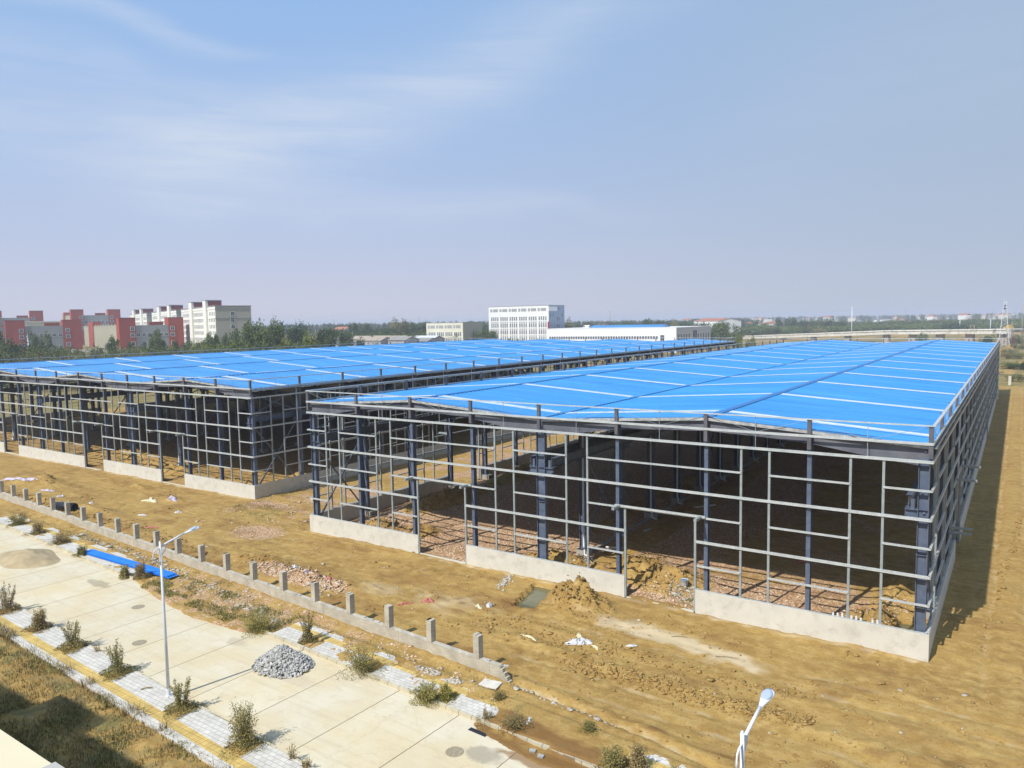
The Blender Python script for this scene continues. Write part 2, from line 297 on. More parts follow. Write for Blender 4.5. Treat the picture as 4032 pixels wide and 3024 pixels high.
def height(x, y):
    k = yk(x); f = yf(x); wl = yw(x)
    n1 = fbm(x*.35, y*.35, 4); n2 = fbm(x*1.7+5, y*1.7, 3); n3 = fbm(x*4.1, y*4.1+3, 2)
    near = ss(70, 40, np.abs(y+8))*ss(80, 50, np.abs(x+30))
    h = .10*n1+.05*n2*(.4+near)+.022*n3*near
    # wheel tracks and clod ridges parallel to the sheds
    v = y-(-.045)*(x+10)
    for c, wd, a in ((-9.9, .55, .22), (-7.6, .35, .09), (-11.3, .22, -.06), (-12.9, .22, -.05), (-6.3, .25, -.07), (-4.7, .22, -.05)):
        wob = .35*fbm(x*.25+c, y*.02, 2); m_ = np.exp(-((v-c-wob)/wd)**2)*ss(-30, -18, x)*ss(14, 4, x)
        h = h+a*m_*(.7+.9*fbm(x*2.6, y*2.6, 3))
    for c, wd, a in ((2.7, .22, -.14), (4.5, .22, -.14), (3.1, .18, .06), (4.9, .18, .06), (6.2, .22, -.12), (8.0, .22, -.12), (7.1, .4, .07)):
        h = h+a*np.exp(-((x-c-.3*fbm(y*.2, y*0+c, 2))/wd)**2)*ss(-6, 0, y)
    cl = ss(.05, .3, fbm(x*.3+61, y*.55+7, 3)+.12*ss(-20, -40, x))*near*(y < 8); h = h+cl*(.13*np.abs(fbm(x*1.9+3, y*1.9, 4))+.10*np.abs(fbm(x*4.5, y*4.5+8, 2)))
    lump = np.abs(fbm(x*1.3+40, y*1.3, 4)); lump2 = np.abs(fbm(x*3.6+4, y*3.6+9, 3))
    for mx, my, rx, ry, hh, _ in MOUNDS:
        d = ((x-mx)/rx)**2+((y-my)/ry)**2; g = np.exp(-d*1.3)
        h = h+g*hh*(.62+1.25*lump+.8*lump2*near)
    # pit with water by the facade and flooded corner inside the shed
    pq = ss(0, .12, np.minimum(np.minimum(x+23.5+.22*(y+3), -21.6-x-.1*(y+3)), np.minimum(y+5.1, -.75-y))); h = h*(1-pq)-.8*pq
    h = h-.9*ss(0, .14, np.minimum(np.minimum(x+1.9, -.45-x), np.minimum(y-.5, 5.5-y)))
    ty = np.interp(x, TRX, TRY); h = h-.20*np.exp(-((y-ty)/.13)**2)*ss(-17.5, -16.5, x)*ss(1, -3, x)+.09*np.exp(-((y-ty-.45)/.3)**2)*ss(-17.5, -16.5, x)*ss(1, -3, x)
    # street bed, pavement beds
    st = ss(.25, .02, np.abs(y-(k+f)/2)-(f-k)/2)          # inside the street
    off = np.interp(x, HX, HO)+.16*fbm(x*1.1, y*1.1, 3)*(np.interp(x, HX, HO) < -.05)
    creep = ss(-.03, .45, y-(f+off))*(off < -.02)
    mud = ss(-.02, .12, y-(f+off-.2))*ss(-17, -16, x)*(off < -.05)
    h = h*(1-st)+st*(-.16)
    h = np.where((st > .01) & (creep > 0), -.12*(1-creep)+creep*(.10+.07*n2+.05*n3), h)
    h = np.where((st > .3) & (mud > 0) & (x > -17), -.03*(1-mud)+mud*(.025+.02*n2), h)
    kz = ss(.4, .1, np.abs(y-(f+1.15))-1.15)*ss(-80, -77, x)*(1-ss(-50, -49, x)*ss(-31.8, -33, x))*ss(-4, -6, x)      # far pavement
    kz = kz*(y > f+.05)
    cover = .20*(fbm(x*.8+3, y*.8+8, 4)-.16)+.13*ss(1.1, 2.4, y-f)+.22*ss(-17, -15.6, x)*ss(-8.9, -10.5, x)+.02
    h = h*(1-kz)+kz*(.06+np.clip(cover, -.04, .16)+.015*n3)
    nz = ss(.35, .1, np.abs(y-(k-1.18))-1.15)
    nz = nz*(y < k-.05)
    h = h*(1-nz)+nz*(.02)
    for p in PITS:
        q = (np.abs(x-p) < .62) & (y > k-1.42) & (y < k-.15); h = np.where(q, .10+.04*n3, h)
    weeds = ss(0, .5, (k-2.35)-y)
    h = h*(1-weeds)+weeds*(.10+.22*n1+.12*n2)
    # soil banked against the low wall, level just under base walls
    h = h+.10*np.exp(-((y-wl+.35)/.4)**2)*ss(-16, -18, x)
    far = ss(190, 320, np.hypot(x+40, y-60)); h = h*(1-far)+far*(.8*fbm(x*.01, y*.01, 3))
    return h+rise(x, y)
H = height(GX, GY)
# coverage masks (what lies on the ground): R pale lime dust, G damp earth, B crushed brick, A grass
cn = fbm(GX*.5+8, GY*.5, 4); cn2 = fbm(GX*1.5, GY*1.5+30, 4); cn3 = fbm(GX*.09, GY*.09, 3)
px_ = np.array([-30, -24, -20, -18, -15, -11.3, -8.6, -5, 2]); py_ = np.array([-3.2, -4.2, -4.6, -4.5, -4.2, -4.5, -5.2, -6.2, -7.5])
band = np.exp(-((GY-np.interp(GX, px_, py_))/.85)**2)*ss(-18.0, -16.2, GX)*ss(-5, -9, GX)
pale = np.clip(band*(1.15+1.3*cn2), 0, 1)
pale = np.maximum(pale, np.exp(-((GY+7.2+.02*(GX+30))/2.3)**2)*ss(-40, -30, GX)*ss(-20, -26, GX)*(.45+.6*cn))
pale = np.maximum(pale, .8*np.exp(-((GY-np.interp(GX, TRX, TRY))/.22)**2)*ss(-17.5, -16.5, GX)*ss(-4, -9, GX)*(.7+.9*cn2))
for ox, oy, n in ((0, 0, 8), (-62.8, 5, 16)):
    inx = (GX < ox+.6) & (GX > ox-6*n-.6)
    pale = np.maximum(pale, .75*np.exp(-((GY-(oy-.45))/.3)**2)*inx*(.6+1.2*cn2))
vr = GY+.045*(GX+10)
for c in (-11.3, -12.9, -6.3, -4.7): pale = np.maximum(pale, .42*np.exp(-((vr-c-.35*fbm(GX*.25+c, GY*.02, 2))/.3)**2)*ss(-30, -18, GX)*ss(14, 4, GX)*(.8+.9*cn2))
for c in (2.7, 4.5, 6.2, 8.0): pale = np.maximum(pale, .38*np.exp(-((GX-c-.3*fbm(GY*.2, GY*0+c, 2))/.3)**2)*ss(-6, 0, GY)*(.8+.9*cn2))
wet = np.clip(ss(-17.2, -15.8, GX)*ss(-7.6, -9.4, GX)*ss(yf(GX)+1.7, yf(GX)+1.1, GY)*(.75+.5*cn+.9*cn2), 0, 1)*(GY < -14)
wet = np.maximum(wet, .8*np.exp(-(((GX+23.3)/1.5)**2+((GY+4.9)/1.1)**2)))
wet = np.maximum(wet, np.clip((.50*ss(-.05, .3, fbm(GX*.3+61, GY*.55+7, 3)+.12*ss(-20, -40, GX))+.28*ss(3.2, .2, GY-yw(GX)))*(GY < 8)*(GY > yw(GX))*(.7+.8*cn2), 0, 1))
def inside(ox, oy, n, Lb): return (GX < ox-.4) & (GX > ox-6*n+.4) & (GY > oy+.3) & (GY < oy+Lb)
mnd = np.zeros_like(GX)
for mx, my, rx, ry, hh, _ in MOUNDS: mnd = np.maximum(mnd, np.exp(-(((GX-mx)/rx)**2+((GY-my)/ry)**2)*1.1))
rub = inside(0, 0, 8, 160)*ss(.42, .2, mnd)*np.clip(.85+.4*cn+.3*ss(-25, -30, GX)-.5*ss(-19, -11, GX)*ss(3, 12, GY), 0, 1)
rub = np.maximum(rub, inside(-62.8, 5, 16, 160)*.35*ss(.4, .2, mnd))
rub = np.maximum(rub, ss(-63.5, -61.5, GX)*ss(-48.3, -50, GX)*ss(-4, 4, GY)*np.clip(.42+1.0*cn, 0, 1)*(GY < 165))
rub = np.maximum(rub, np.clip(np.exp(-(((GX+38.5)/5.4)**2+((GY+9.3)/1.1)**2)*1.1)*1.1+np.exp(-(((GX+52)/3)**2+((GY+3)/2.2)**2))*.9, 0, 1))
rub = np.maximum(rub, .55*(GY < yw(GX)-.3)*(GY > yf(GX)-1.5)*ss(-48, -46, GX)*ss(-20, -30, GX)*np.clip(.7+1.2*cn2, 0, 1))
gr = np.clip(ss(-.35, .15, cn3+.25*cn)*ss(172, 190, GY), 0, 1)
gr = np.maximum(gr, ss(-165, -172, GX)*.8); gr = np.maximum(gr, ss(8, 16, GX)*ss(70, 150, GY)*.75*np.clip(.5+1.5*cn, 0, 1)); gr = np.maximum(gr, ss(60, 120, GX)*.7)
gr = np.maximum(gr, .75*np.exp(-(((GX+57.5)/3.6)**2+((GY-1.6)/2.2)**2))*np.clip(.5+1.6*cn2, 0, 1))
gr = np.maximum(gr, .7*np.exp(-(((GX+61.4)/.9)**2+((GY-14)/12)**2))*np.clip(.5+1.6*cn2, 0, 1))
gr = np.maximum(gr, .8*(GY < yk(GX)-2.35)*np.clip(.42+1.4*cn2, 0, 1))
gr = np.maximum(gr, .5*(GY < yw(GX)-.4)*(GY > yf(GX)+1.2)*np.clip(1.8*cn2, 0, 1))
gr = np.maximum(gr, .6*np.exp(-(((GX+13.6)/2.2)**2+((GY-.9)/.5)**2))*np.clip(.6+1.6*cn2, 0, 1))
nyy, nxx = GX.shape; idx = np.arange(nyy*nxx).reshape(nyy, nxx)
V = np.stack([GX.ravel(), GY.ravel(), H.ravel()], 1)
Fq = np.stack([idx[:-1, :-1].ravel(), idx[:-1, 1:].ravel(), idx[1:, 1:].ravel(), idx[1:, :-1].ravel()], 1)
def groundmat():
    m = bpy.data.materials.new('construction_soil'); m.use_nodes = True; nt = m.node_tree; p = nt.nodes['Principled BSDF']
    g = N(nt, 'ShaderNodeNewGeometry').outputs['Position']; at_ = N(nt, 'ShaderNodeAttribute', attribute_name='cover')
    sc_ = N(nt, 'ShaderNodeSeparateColor'); L(nt, at_.outputs['Color'], sc_.inputs[0])
    def noise(s, d=5, r=.6, vec=g): n = N(nt, 'ShaderNodeTexNoise', inp={'Scale': s, 'Detail': d, 'Roughness': r}); L(nt, vec, n.inputs[0]); return n.outputs[0]
    def rng_(v, a, b, c=0, d=1):
        r = N(nt, 'ShaderNodeMapRange', inp={'From Min': a, 'From Max': b, 'To Min': c, 'To Max': d}); L(nt, v, r.inputs[0]); return r.outputs[0]
    def mix(f, a, b):
        x = N(nt, 'ShaderNodeMixRGB')
        for i, v in ((0, f), (1, a), (2, b)):
            if isinstance(v, (tuple, float, int)): x.inputs[i].default_value = v if isinstance(v, (float, int)) else (*v, 1)
            else: L(nt, v, x.inputs[i])
        return x.outputs[0]
    nb = noise(.22, 4); nm = noise(1.4, 5); nf = noise(7, 5, .7); nff = noise(26, 3, .8)
    c = mix(rng_(nb, .35, .65), (.375, .248, .080), (.27, .168, .050))
    c = mix(rng_(nm, .42, .7), c, (.43, .30, .112))
    c = mix(rng_(nf, .50, .72, 0, .7), c, (.20, .118, .042))
    c = mix(rng_(nff, .62, .72, 0, .55), c, (.52, .42, .26))
    vo = N(nt, 'ShaderNodeTexVoronoi', inp={'Scale': 7.0, 'Randomness': 1}); L(nt, g, vo.inputs[0])
    mpt = N(nt, 'ShaderNodeMapping'); mpt.inputs['Rotation'].default_value = (0, 0, .05); mpt.inputs['Scale'].default_value = (.16, 1.5, 1); L(nt, g, mpt.inputs[0])
    nt1 = noise(1.6, 6, .7, mpt.outputs[0]); c = mix(rng_(nt1, .52, .68, 0, .55), c, (.235, .135, .035)); c = mix(rng_(nt1, .30, .44, .45, 0), c, (.53, .395, .17))
    rc = N(nt, 'ShaderNodeValToRGB'); vs = N(nt, 'ShaderNodeSeparateColor'); L(nt, vo.outputs['Color'], vs.inputs[0]); L(nt, vs.outputs[0], rc.inputs[0])
    e = rc.color_ramp.elements; e[0].position = 0; e[0].color = (.42, .26, .16, 1); e[1].position = 1; e[1].color = (.62, .53, .40, 1)
    for q, col in ((.3, (.52, .37, .24, 1)), (.55, (.48, .38, .24, 1)), (.8, (.60, .47, .33, 1))): x = e.new(q); x.color = col
    rcol = mix(rng_(vo.outputs['Distance'], .35, .6), rc.outputs[0], (.33, .19, .11))
    rm = M(nt, 'MULTIPLY', rng_(M(nt, 'ADD', sc_.outputs[2], M(nt, 'MULTIPLY_ADD', nm, .6, -.3)), .3, .62), .92)
    c = mix(rm, c, rcol)
    c = mix(M(nt, 'MULTIPLY', rng_(M(nt, 'ADD', sc_.outputs[0], M(nt, 'MULTIPLY_ADD', nf, .5, -.25)), .25, .8), .8), c, (.56, .47, .32))
    c = mix(M(nt, 'MULTIPLY', rng_(M(nt, 'ADD', sc_.outputs[1], M(nt, 'MULTIPLY_ADD', nm, .5, -.25)), .2, .7), .75), c, (.17, .085, .030))
    gc = mix(rng_(nf, .3, .7), (.11, .115, .04), (.22, .18, .07)); gc = mix(rng_(nb, .45, .62), gc, (.27, .20, .09))
    c = mix(M(nt, 'MULTIPLY', rng_(M(nt, 'ADD', at_.outputs['Alpha'], M(nt, 'MULTIPLY_ADD', nf, .9, -.45)), .3, .65), .9), c, gc)
    L(nt, c, p.inputs['Base Color']); p.inputs['Roughness'].default_value = .95; p.inputs['Specular IOR Level'].default_value = .15
    bh = M(nt, 'ADD', M(nt, 'MULTIPLY', nf, .035), M(nt, 'MULTIPLY', nff, .014))
    bh = M(nt, 'ADD', bh, M(nt, 'MULTIPLY', M(nt, 'MULTIPLY', vo.outputs['Distance'], -.05), rm)); bh = M(nt, 'ADD', bh, M(nt, 'MULTIPLY', nm, .05)); bh = M(nt, 'ADD', bh, M(nt, 'MULTIPLY', nt1, .025))
    b = N(nt, 'ShaderNodeBump', inp={'Strength': .9, 'Distance': 1}); L(nt, bh, b.inputs['Height']); L(nt, b.outputs[0], p.inputs['Normal'])
    return m
MS['soil'] = groundmat()
gme = npmesh('ground', V, Fq, MS['soil'], smooth=True)
ca_ = gme.color_attributes.new('cover', 'FLOAT_COLOR', 'POINT')
ca_.data.foreach_set('color', np.clip(np.stack([pale.ravel(), wet.ravel(), rub.ravel(), gr.ravel()], 1), 0, 1).astype(np.float32).ravel())
tag(link('ground', gme), kind='structure')
def gz(x, y): return float(height(np.array([float(x)]), np.array([float(y)]))[0])

# ------------------------------------------------------------------ street, kerbs and pavements
def streetmat():
    m = bpy.data.materials.new('street_concrete'); m.use_nodes = True; nt = m.node_tree; p = nt.nodes['Principled BSDF']
    g = N(nt, 'ShaderNodeNewGeometry').outputs['Position']; s = N(nt, 'ShaderNodeSeparateXYZ'); L(nt, g, s.inputs[0])
    u = M(nt, 'ADD', s.outputs[0], M(nt, 'MULTIPLY', s.outputs[1], -.04))
    nw = N(nt, 'ShaderNodeTexNoise', inp={'Scale': 2.5, 'Detail': 4}); L(nt, g, nw.inputs[0])
    u = M(nt, 'MULTIPLY_ADD', nw.outputs[0], .05, u)
    fr = M(nt, 'ABSOLUTE', M(nt, 'SUBTRACT', M(nt, 'FRACT', M(nt, 'DIVIDE', M(nt, 'ADD', u, 418.8), 4.0)), .5))   # joint where fract = .5
    jt = M(nt, 'LESS_THAN', fr, .0055)
    n1 = N(nt, 'ShaderNodeTexNoise', inp={'Scale': .35, 'Detail': 5}); L(nt, g, n1.inputs[0])
    n2 = N(nt, 'ShaderNodeTexNoise', inp={'Scale': 1.1, 'Detail': 7, 'Roughness': .7}); L(nt, g, n2.inputs[0])
    n3 = N(nt, 'ShaderNodeTexNoise', inp={'Scale': 6, 'Detail': 5, 'Roughness': .7}); L(nt, g, n3.inputs[0])
    def mr(v, a, b, c=0, d=1):
        r = N(nt, 'ShaderNodeMapRange', inp={'From Min': a, 'From Max': b, 'To Min': c, 'To Max': d}); L(nt, v, r.inputs[0]); return r.outputs[0]
    def mix(f, a, b):
        x = N(nt, 'ShaderNodeMixRGB')
        for i, v in ((0, f), (1, a), (2, b)):
            if isinstance(v, (tuple, float, int)): x.inputs[i].default_value = v if isinstance(v, (float, int)) else (*v, 1)
            else: L(nt, v, x.inputs[i])
        return x.outputs[0]
    c = mix(mr(n1.outputs[0], .4, .62), (.58, .495, .325), (.61, .56, .43))
    c = mix(mr(n2.outputs[0], .52, .72, 0, .5), c, (.45, .37, .23))
    c = mix(mr(n3.outputs[0], .58, .72, 0, .35), c, (.38, .32, .21))
    nx = N(nt, 'ShaderNodeMapping'); nx.inputs['Rotation'].default_value = (0, 0, .055); nx.inputs['Scale'].default_value = (.10, 2.2, 1); L(nt, g, nx.inputs[0]); n5 = N(nt, 'ShaderNodeTexNoise', inp={'Scale': 1.3, 'Detail': 6, 'Roughness': .7}); L(nt, nx.outputs[0], n5.inputs[0])
    c = mix(mr(n5.outputs[0], .50, .70, 0, .45), c, (.44, .37, .25))
    sw = N(nt, 'ShaderNodeTexWhiteNoise', noise_dimensions='1D'); L(nt, M(nt, 'FLOOR', M(nt, 'SUBTRACT', M(nt, 'DIVIDE', M(nt, 'ADD', u, 418.8), 4.0), .5)), sw.inputs['W']); c = mix(M(nt, 'MULTIPLY', sw.outputs[0], .30), c, (.46, .43, .36))
    vc_ = N(nt, 'ShaderNodeTexVoronoi', feature='DISTANCE_TO_EDGE', inp={'Scale': .16, 'Randomness': 1}); wp = N(nt, 'ShaderNodeVectorMath', operation='ADD'); L(nt, g, wp.inputs[0]); L(nt, n2.outputs['Color'], wp.inputs[1]); L(nt, wp.outputs[0], vc_.inputs[0])
    c = mix(M(nt, 'MULTIPLY', M(nt, 'LESS_THAN', vc_.outputs['Distance'], .0018), .25), c, (.26, .21, .14))
    def spot(x, y, rx, ry, col, amt, base):
        dx = M(nt, 'DIVIDE', M(nt, 'SUBTRACT', s.outputs[0], x), rx); dy = M(nt, 'DIVIDE', M(nt, 'SUBTRACT', s.outputs[1], y), ry)
        d = M(nt, 'ADD', M(nt, 'MULTIPLY', dx, dx), M(nt, 'MULTIPLY', dy, dy))
        return mix(M(nt, 'MULTIPLY', mr(M(nt, 'ADD', d, M(nt, 'MULTIPLY_ADD', n2.outputs[0], 3.2, -1.6)), 1.0, .4), amt), base, col)
    c = spot(-14.6, -19.6, 1.0, .65, (.30, .27, .21), .75, c)
    c = spot(-50.8, -17.4, 1.7, .5, (.30, .26, .18), .7, c); c = spot(-33.5, -18.2, .9, .5, (.40, .34, .25), .6, c); c = spot(-27.5, -19.4, 2.2, .7, (.46, .40, .30), .5, c)
    c = spot(-12.6, -19.0, 1.9, .35, (.25, .15, .07), .85, c)
    # edges dirty near the kerbs
    ek = M(nt, 'ABSOLUTE', M(nt, 'SUBTRACT', s.outputs[1], M(nt, 'MULTIPLY_ADD', s.outputs[0], -.0578, -22.0)))
    c = mix(M(nt, 'MULTIPLY', mr(M(nt, 'ADD', ek, M(nt, 'MULTIPLY', n2.outputs[0], 1.2)), 3.7, 4.4), .5), c, (.45, .35, .20))
    c = mix(jt, c, (.16, .12, .07))
    L(nt, c, p.inputs['Base Color']); p.inputs['Roughness'].default_value = .85; p.inputs['Specular IOR Level'].default_value = .25
    b = N(nt, 'ShaderNodeBump', inp={'Strength': .5, 'Distance': .02}); L(nt, n3.outputs[0], b.inputs['Height']); L(nt, b.outputs[0], p.inputs['Normal'])
    return m
MS['street'] = streetmat()
xx = np.linspace(-140, 40, 91)
m = MB()
for a, b in zip(xx[:-1], xx[1:]): m.add([(a, yk(a), 0), (b, yk(b), 0), (b, yf(b), 0), (a, yf(a), 0)], [(0, 1, 2, 3)])
tag(m.obj('street', MS['street']), kind='structure')
def strip(m, f, o0, o1, z0, z1, a, b, mi=0, step=4):
    n = max(1, int((b-a)/step)); q = np.linspace(a, b, n+1)
    for i in range(n):
        x0, x1 = q[i], q[i+1]
        m.add([(x0, f(x0)+o0, z0), (x1, f(x1)+o0, z0), (x1, f(x1)+o1, z0), (x0, f(x0)+o1, z0), (x0, f(x0)+o0, z1), (x1, f(x1)+o0, z1), (x1, f(x1)+o1, z1), (x0, f(x0)+o1, z1)],
              [(4, 5, 6, 7), (0, 1, 5, 4), (3, 7, 6, 2), (0, 4, 7, 3), (1, 2, 6, 5)], mi)
m = MB(); strip(m, yk, -.10, 0, -.2, .14, -140, 40); tag(m.obj('kerb_near', MS['kerb']), kind='structure')
m = MB()
for a, b in ((-80, -49.4), (-33.2, 40)): strip(m, yf, 0, .16, -.2, .16, a, b)
tag(m.obj('kerb_far', MS['kerb']), kind='structure')
m = MB(); ed = [-140]
for p in PITS: ed += [p-.65, p+.65]
ed.append(40)
for a, b in zip(ed[::2], ed[1::2]): strip(m, yk, -1.38, -.10, -.1, .13, a, b)
for p in PITS:
    for s_ in (-.65, .60): strip(m, yk, -1.38, -.10, -.1, .155, p+s_, p+s_+.05)
strip(m, yk, -2.38, -1.93, -.1, .13, -140, 40)
tag(m.obj('pavement_near', MS['tilew']), kind='structure')
m = MB(); strip(m, yk, -1.93, -1.38, -.1, .132, -140, 40); tag(m.obj('tactile_paving_near', MS['tiley']), kind='structure')
m = MB(); ed = [-78]
for p in FPITS:
    if -49 < p < -33.6: continue
    if p == -33.2: ed += [-49.6, -32.5]; continue
    ed += [p-.65, p+.65]
ed.append(10)
for a, b in zip(ed[::2], ed[1::2]): strip(m, yf, .16, 1.35, -.1, .135, a, b)
strip(m, yf, 1.85, 2.3, -.1, .135, -78, -49.6); strip(m, yf, 1.85, 2.3, -.1, .135, -32.5, 10)
tag(m.obj('pavement_far', MS['tilew']), kind='structure')
m = MB(); strip(m, yf, 1.35, 1.85, -.1, .137, -78, -49.6); strip(m, yf, 1.35, 1.85, -.1, .137, -32.5, 10)
tag(m.obj('tactile_paving_far', MS['tiley']), kind='structure')
# standing water
m = MB(); m.box(-24.2, -21.2, -5.3, -.6, -.6, -.27); tag(m.obj('pit_water', MS['water']), kind='structure')
m = MB(); m.box(-2.0, -.35, .4, 5.6, -.5, -.25); tag(m.obj('corner_water', MS['water']), kind='structure')

# ------------------------------------------------------------------ steel sheds
ZW, ZR, ZE, ZT = 1.47, 12.30, 11.50, 12.57            # base wall, ridge, eave/valley, parapet rail
LV = [1.47+1.533*i for i in range(7)]                  # sill ... top girt
camv = Vector(CO)
def parts(parent, name, items, mats, cap=95, smooth=False):
    """items: (reference point, MB).  The nearest `cap` are parts of their own, the rest one stuff part."""
    o = parent.location
    items = sorted(items, key=lambda t: (Vector(t[0])+o-camv).length)
    out = [mb.obj(name, mats, parent, smooth) for _, mb in items[:cap]]
    if items[cap:]:
        r = MB()
        for _, mb in items[cap:]: r.join(mb)
        tag(r.obj(name, mats, parent, smooth), kind='stuff')
    return out
def shed(name, label, ox, oy, nsp, zt, doors_f, doors_s, SY, nb, Y0):
    root = empty(name, (ox, oy, 0), label, 'shed', 'steel frame sheds with blue roofs')
    W = 24*nsp; nbx = 4*nsp; LB = SY*nb; dz = zt-ZT
    zr, ze = ZR+dz, ZE+dz
    def zroof(x):
        t = (-x) % 24; return ze+(zr-ze)*(1-abs(t-12)/12)
    # columns (frame lines) and gable columns
    cols = []
    for j in range(nb+1):
        for s in range(nsp+1):
            x = -24*s; y = j*SY+(.28 if j == 0 else (-.28 if j == nb else 0))
            xx_ = x-.30 if s == 0 else (x+.30 if s == nsp else x)
            mb = MB(); mb.ib((xx_, y, 0), (xx_, y, 10.75+dz), .34, .52 if s in (0, nsp) else .70, .035, up=(1, 0, 0))
            mb.box(xx_-.40, xx_+.40, y-.25, y+.25, .52, .57); mb.box(xx_-.3, xx_+.3, y-.2, y+.2, 10.72+dz, 10.76+dz)
            for zz_ in (2.9, 5.6, 8.05): mb.box(xx_-.24, xx_+.24, y-.15, y+.15, zz_, zz_+.03)
            cols.append(((x, y, 6), mb, s, xx_, y))
    made = []
    srt = sorted(cols, key=lambda t: (Vector(t[0])+root.location-camv).length)
    ncol = 95-(nbx-nsp)*(2 if nsp == 2 else 1)
    def brackets(s, xx_, y): return [bracket(d, xx_, y) for d in ([1] if s == nsp else ([-1] if s == 0 else [-1, 1]))]
    def bracket(d_, xx_, y):
        b = MB()
        for d in (d_,):
            a = xx_+d*(.26 if abs(xx_+24*round(-xx_/24)) > .1 else .35); e = a+d*.60
            b.box(min(a, e), max(a, e), y-.16, y+.16, 8.02, 8.06); b.box(min(a, e)+.0, max(a, e), y-.01, y+.01, 7.6, 8.02)
            b.add([(a, y-.15, 7.35), (a, y+.15, 7.35), (e, y+.15, 7.72), (e, y-.15, 7.72), (a, y-.15, 7.39), (a, y+.15, 7.39), (e, y+.15, 7.76), (e, y-.15, 7.76)],
                  [(0, 1, 2, 3), (7, 6, 5, 4), (0, 4, 5, 1), (2, 6, 7, 3), (0, 3, 7, 4), (1, 5, 6, 2)])
            b.box((a+e)/2-.02, (a+e)/2+.16, y-.14, y+.14, 8.06, 8.6)
        return b
    for i, (pt, mb, s, xx_, y) in enumerate(srt[:ncol]):
        c = mb.obj('column', MS['column'], root)
        for b_ in brackets(s, xx_, y): b_.obj('crane_bracket', MS['column'], c)
    r = MB()
    for pt, mb, s, xx_, y in srt[ncol:]:
        r.join(mb)
        for b_ in brackets(s, xx_, y): r.join(b_)
    if r.v: tag(r.obj('column', MS['column'], root), kind='stuff')
    gab = []
    for j in ((0, nb) if nsp == 2 else (0,)):
        for i in range(1, nbx):
            if i % 4 == 0: continue
            x = -6*i; y = .24 if j == 0 else LB-.24
            mb = MB(); mb.ib((x, y, .0), (x, y, zroof(x)-.5), .24, .38, .022, up=(0, 1, 0)); mb.box(x-.2, x+.2, y-.25, y+.25, .2, .24)
            gab.append(((x, y, 6), mb))
    for _, mb in gab: mb.obj('column', MS['column'], root)
    # roof frames
    raf = []
    for j in range(nb+1):
        y = j*SY+(.28 if j == 0 else (-.28 if j == nb else 0))
        for s in range(nsp):
            mb = MB()
            for sg in (0, 1):
                prof = [(-24*s-.1, .95), (-24*s-3.6, .72), (-24*s-6.2, .50), (-24*s-12, .60)] if not sg else [(-24*s-23.9, .95), (-24*s-20.4, .72), (-24*s-17.8, .50), (-24*s-12, .60)]
                for (xa, da), (xb, db) in zip(prof[:-1], prof[1:]):
                    ta, tb = zroof(xa)-.22, zroof(xb)-.22
                    for lo_, hi_, hw, mi in ((0, 1, .012, 0),):
                        mb.add([(xa, y-hw, ta-da), (xb, y-hw, tb-db), (xb, y-hw, tb), (xa, y-hw, ta), (xa, y+hw, ta-da), (xb, y+hw, tb-db), (xb, y+hw, tb), (xa, y+hw, ta)],
                               [(0, 1, 2, 3), (7, 6, 5, 4), (0, 4, 5, 1), (3, 2, 6, 7)])
                    mb.beam((xa, y, ta), (xb, y, tb), .24, .02); mb.beam((xa, y, ta-da), (xb, y, tb-db), .24, .02)
            raf.append(((-24*s-12, y, 12), mb))
    parts(root, 'rafter', raf, MS['rafter'], 60)
    # purlins and crane beams
    pur = []
    for s in range(nsp):
        for sg in (0, 1):
            for q in range(1, 8):
                x = -24*s-1.6*q+.2 if not sg else -24*s-24+1.6*q-.2
                mb = MB(); mb.beam((x, .1, zroof(x)-.11), (x, LB-.1, zroof(x)-.11), .07, .17); pur.append(((x, 5, 12), mb))
    parts(root, 'purlin', pur, MS['galv'], 64)
    cb = []
    for s in range(nsp+1):
        for d in ([-1] if s == 0 else [1] if s == nsp else [-1, 1]):
            x = -24*s+d*(.85 if 0 < s < nsp else .98)
            mb = MB(); mb.ib((x, .2, 8.42), (x, LB-.2, 8.42), .30, .66, .03); cb.append(((x, 5, 8.4), mb))
    parts(root, 'crane_beam', cb, MS['column'])
    # roof sheets with real ribs
    def rib(xa, xb, za, zb):
        step = .60; n = int(LB/step)
        yy = []; zz_ = []
        for i in range(n):
            b = .02+i*step+(.3 if False else 0); yy += [b, b+.38, b+.42, b+.54, b+.585]; zz_ += [0, 0, .034, .034, 0]
        yy = np.array(yy); zz_ = np.array(zz_); k = len(yy)
        v = np.concatenate([np.stack([np.full(k, x), yy+.12, z+zz_], 1) for x, z in ((xa, za), (xb, zb))])
        f = np.stack([np.arange(k-1), np.arange(1, k), k+np.arange(1, k), k+np.arange(k-1)], 1)
        return v, f
    for s in range(nsp):
        for xa, xb, za, zb in ((-24*s+(.12 if s == 0 else -.18), -24*s-12, ze, zr), (-24*s-12, -24*s-24+(-.12 if s == nsp-1 else .18), zr, ze)):
            v, f = rib(xa, xb, za, zb)
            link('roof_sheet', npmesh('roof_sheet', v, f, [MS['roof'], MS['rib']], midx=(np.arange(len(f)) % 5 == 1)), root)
        xr = -24*s-12; mb = MB()
        yy = np.arange(.12, LB+.1, .42)
        mb.add([(xr-.26, .1, zr+.05), (xr, .1, zr+.085), (xr+.26, .1, zr+.05), (xr-.26, LB+.15, zr+.05), (xr, LB+.15, zr+.085), (xr+.26, LB+.15, zr+.05)], [(0, 3, 4, 1), (1, 4, 5, 2)])
        for y in yy:                                  # scalloped lip between the ribs
            for d in (-1, 1): mb.add([(xr+d*.26, y, zr+.05), (xr+d*.26, y+.2, zr+.05), (xr+d*.28, y+.2, zr-.03), (xr+d*.28, y, zr-.03)], [(0, 1, 2, 3)])
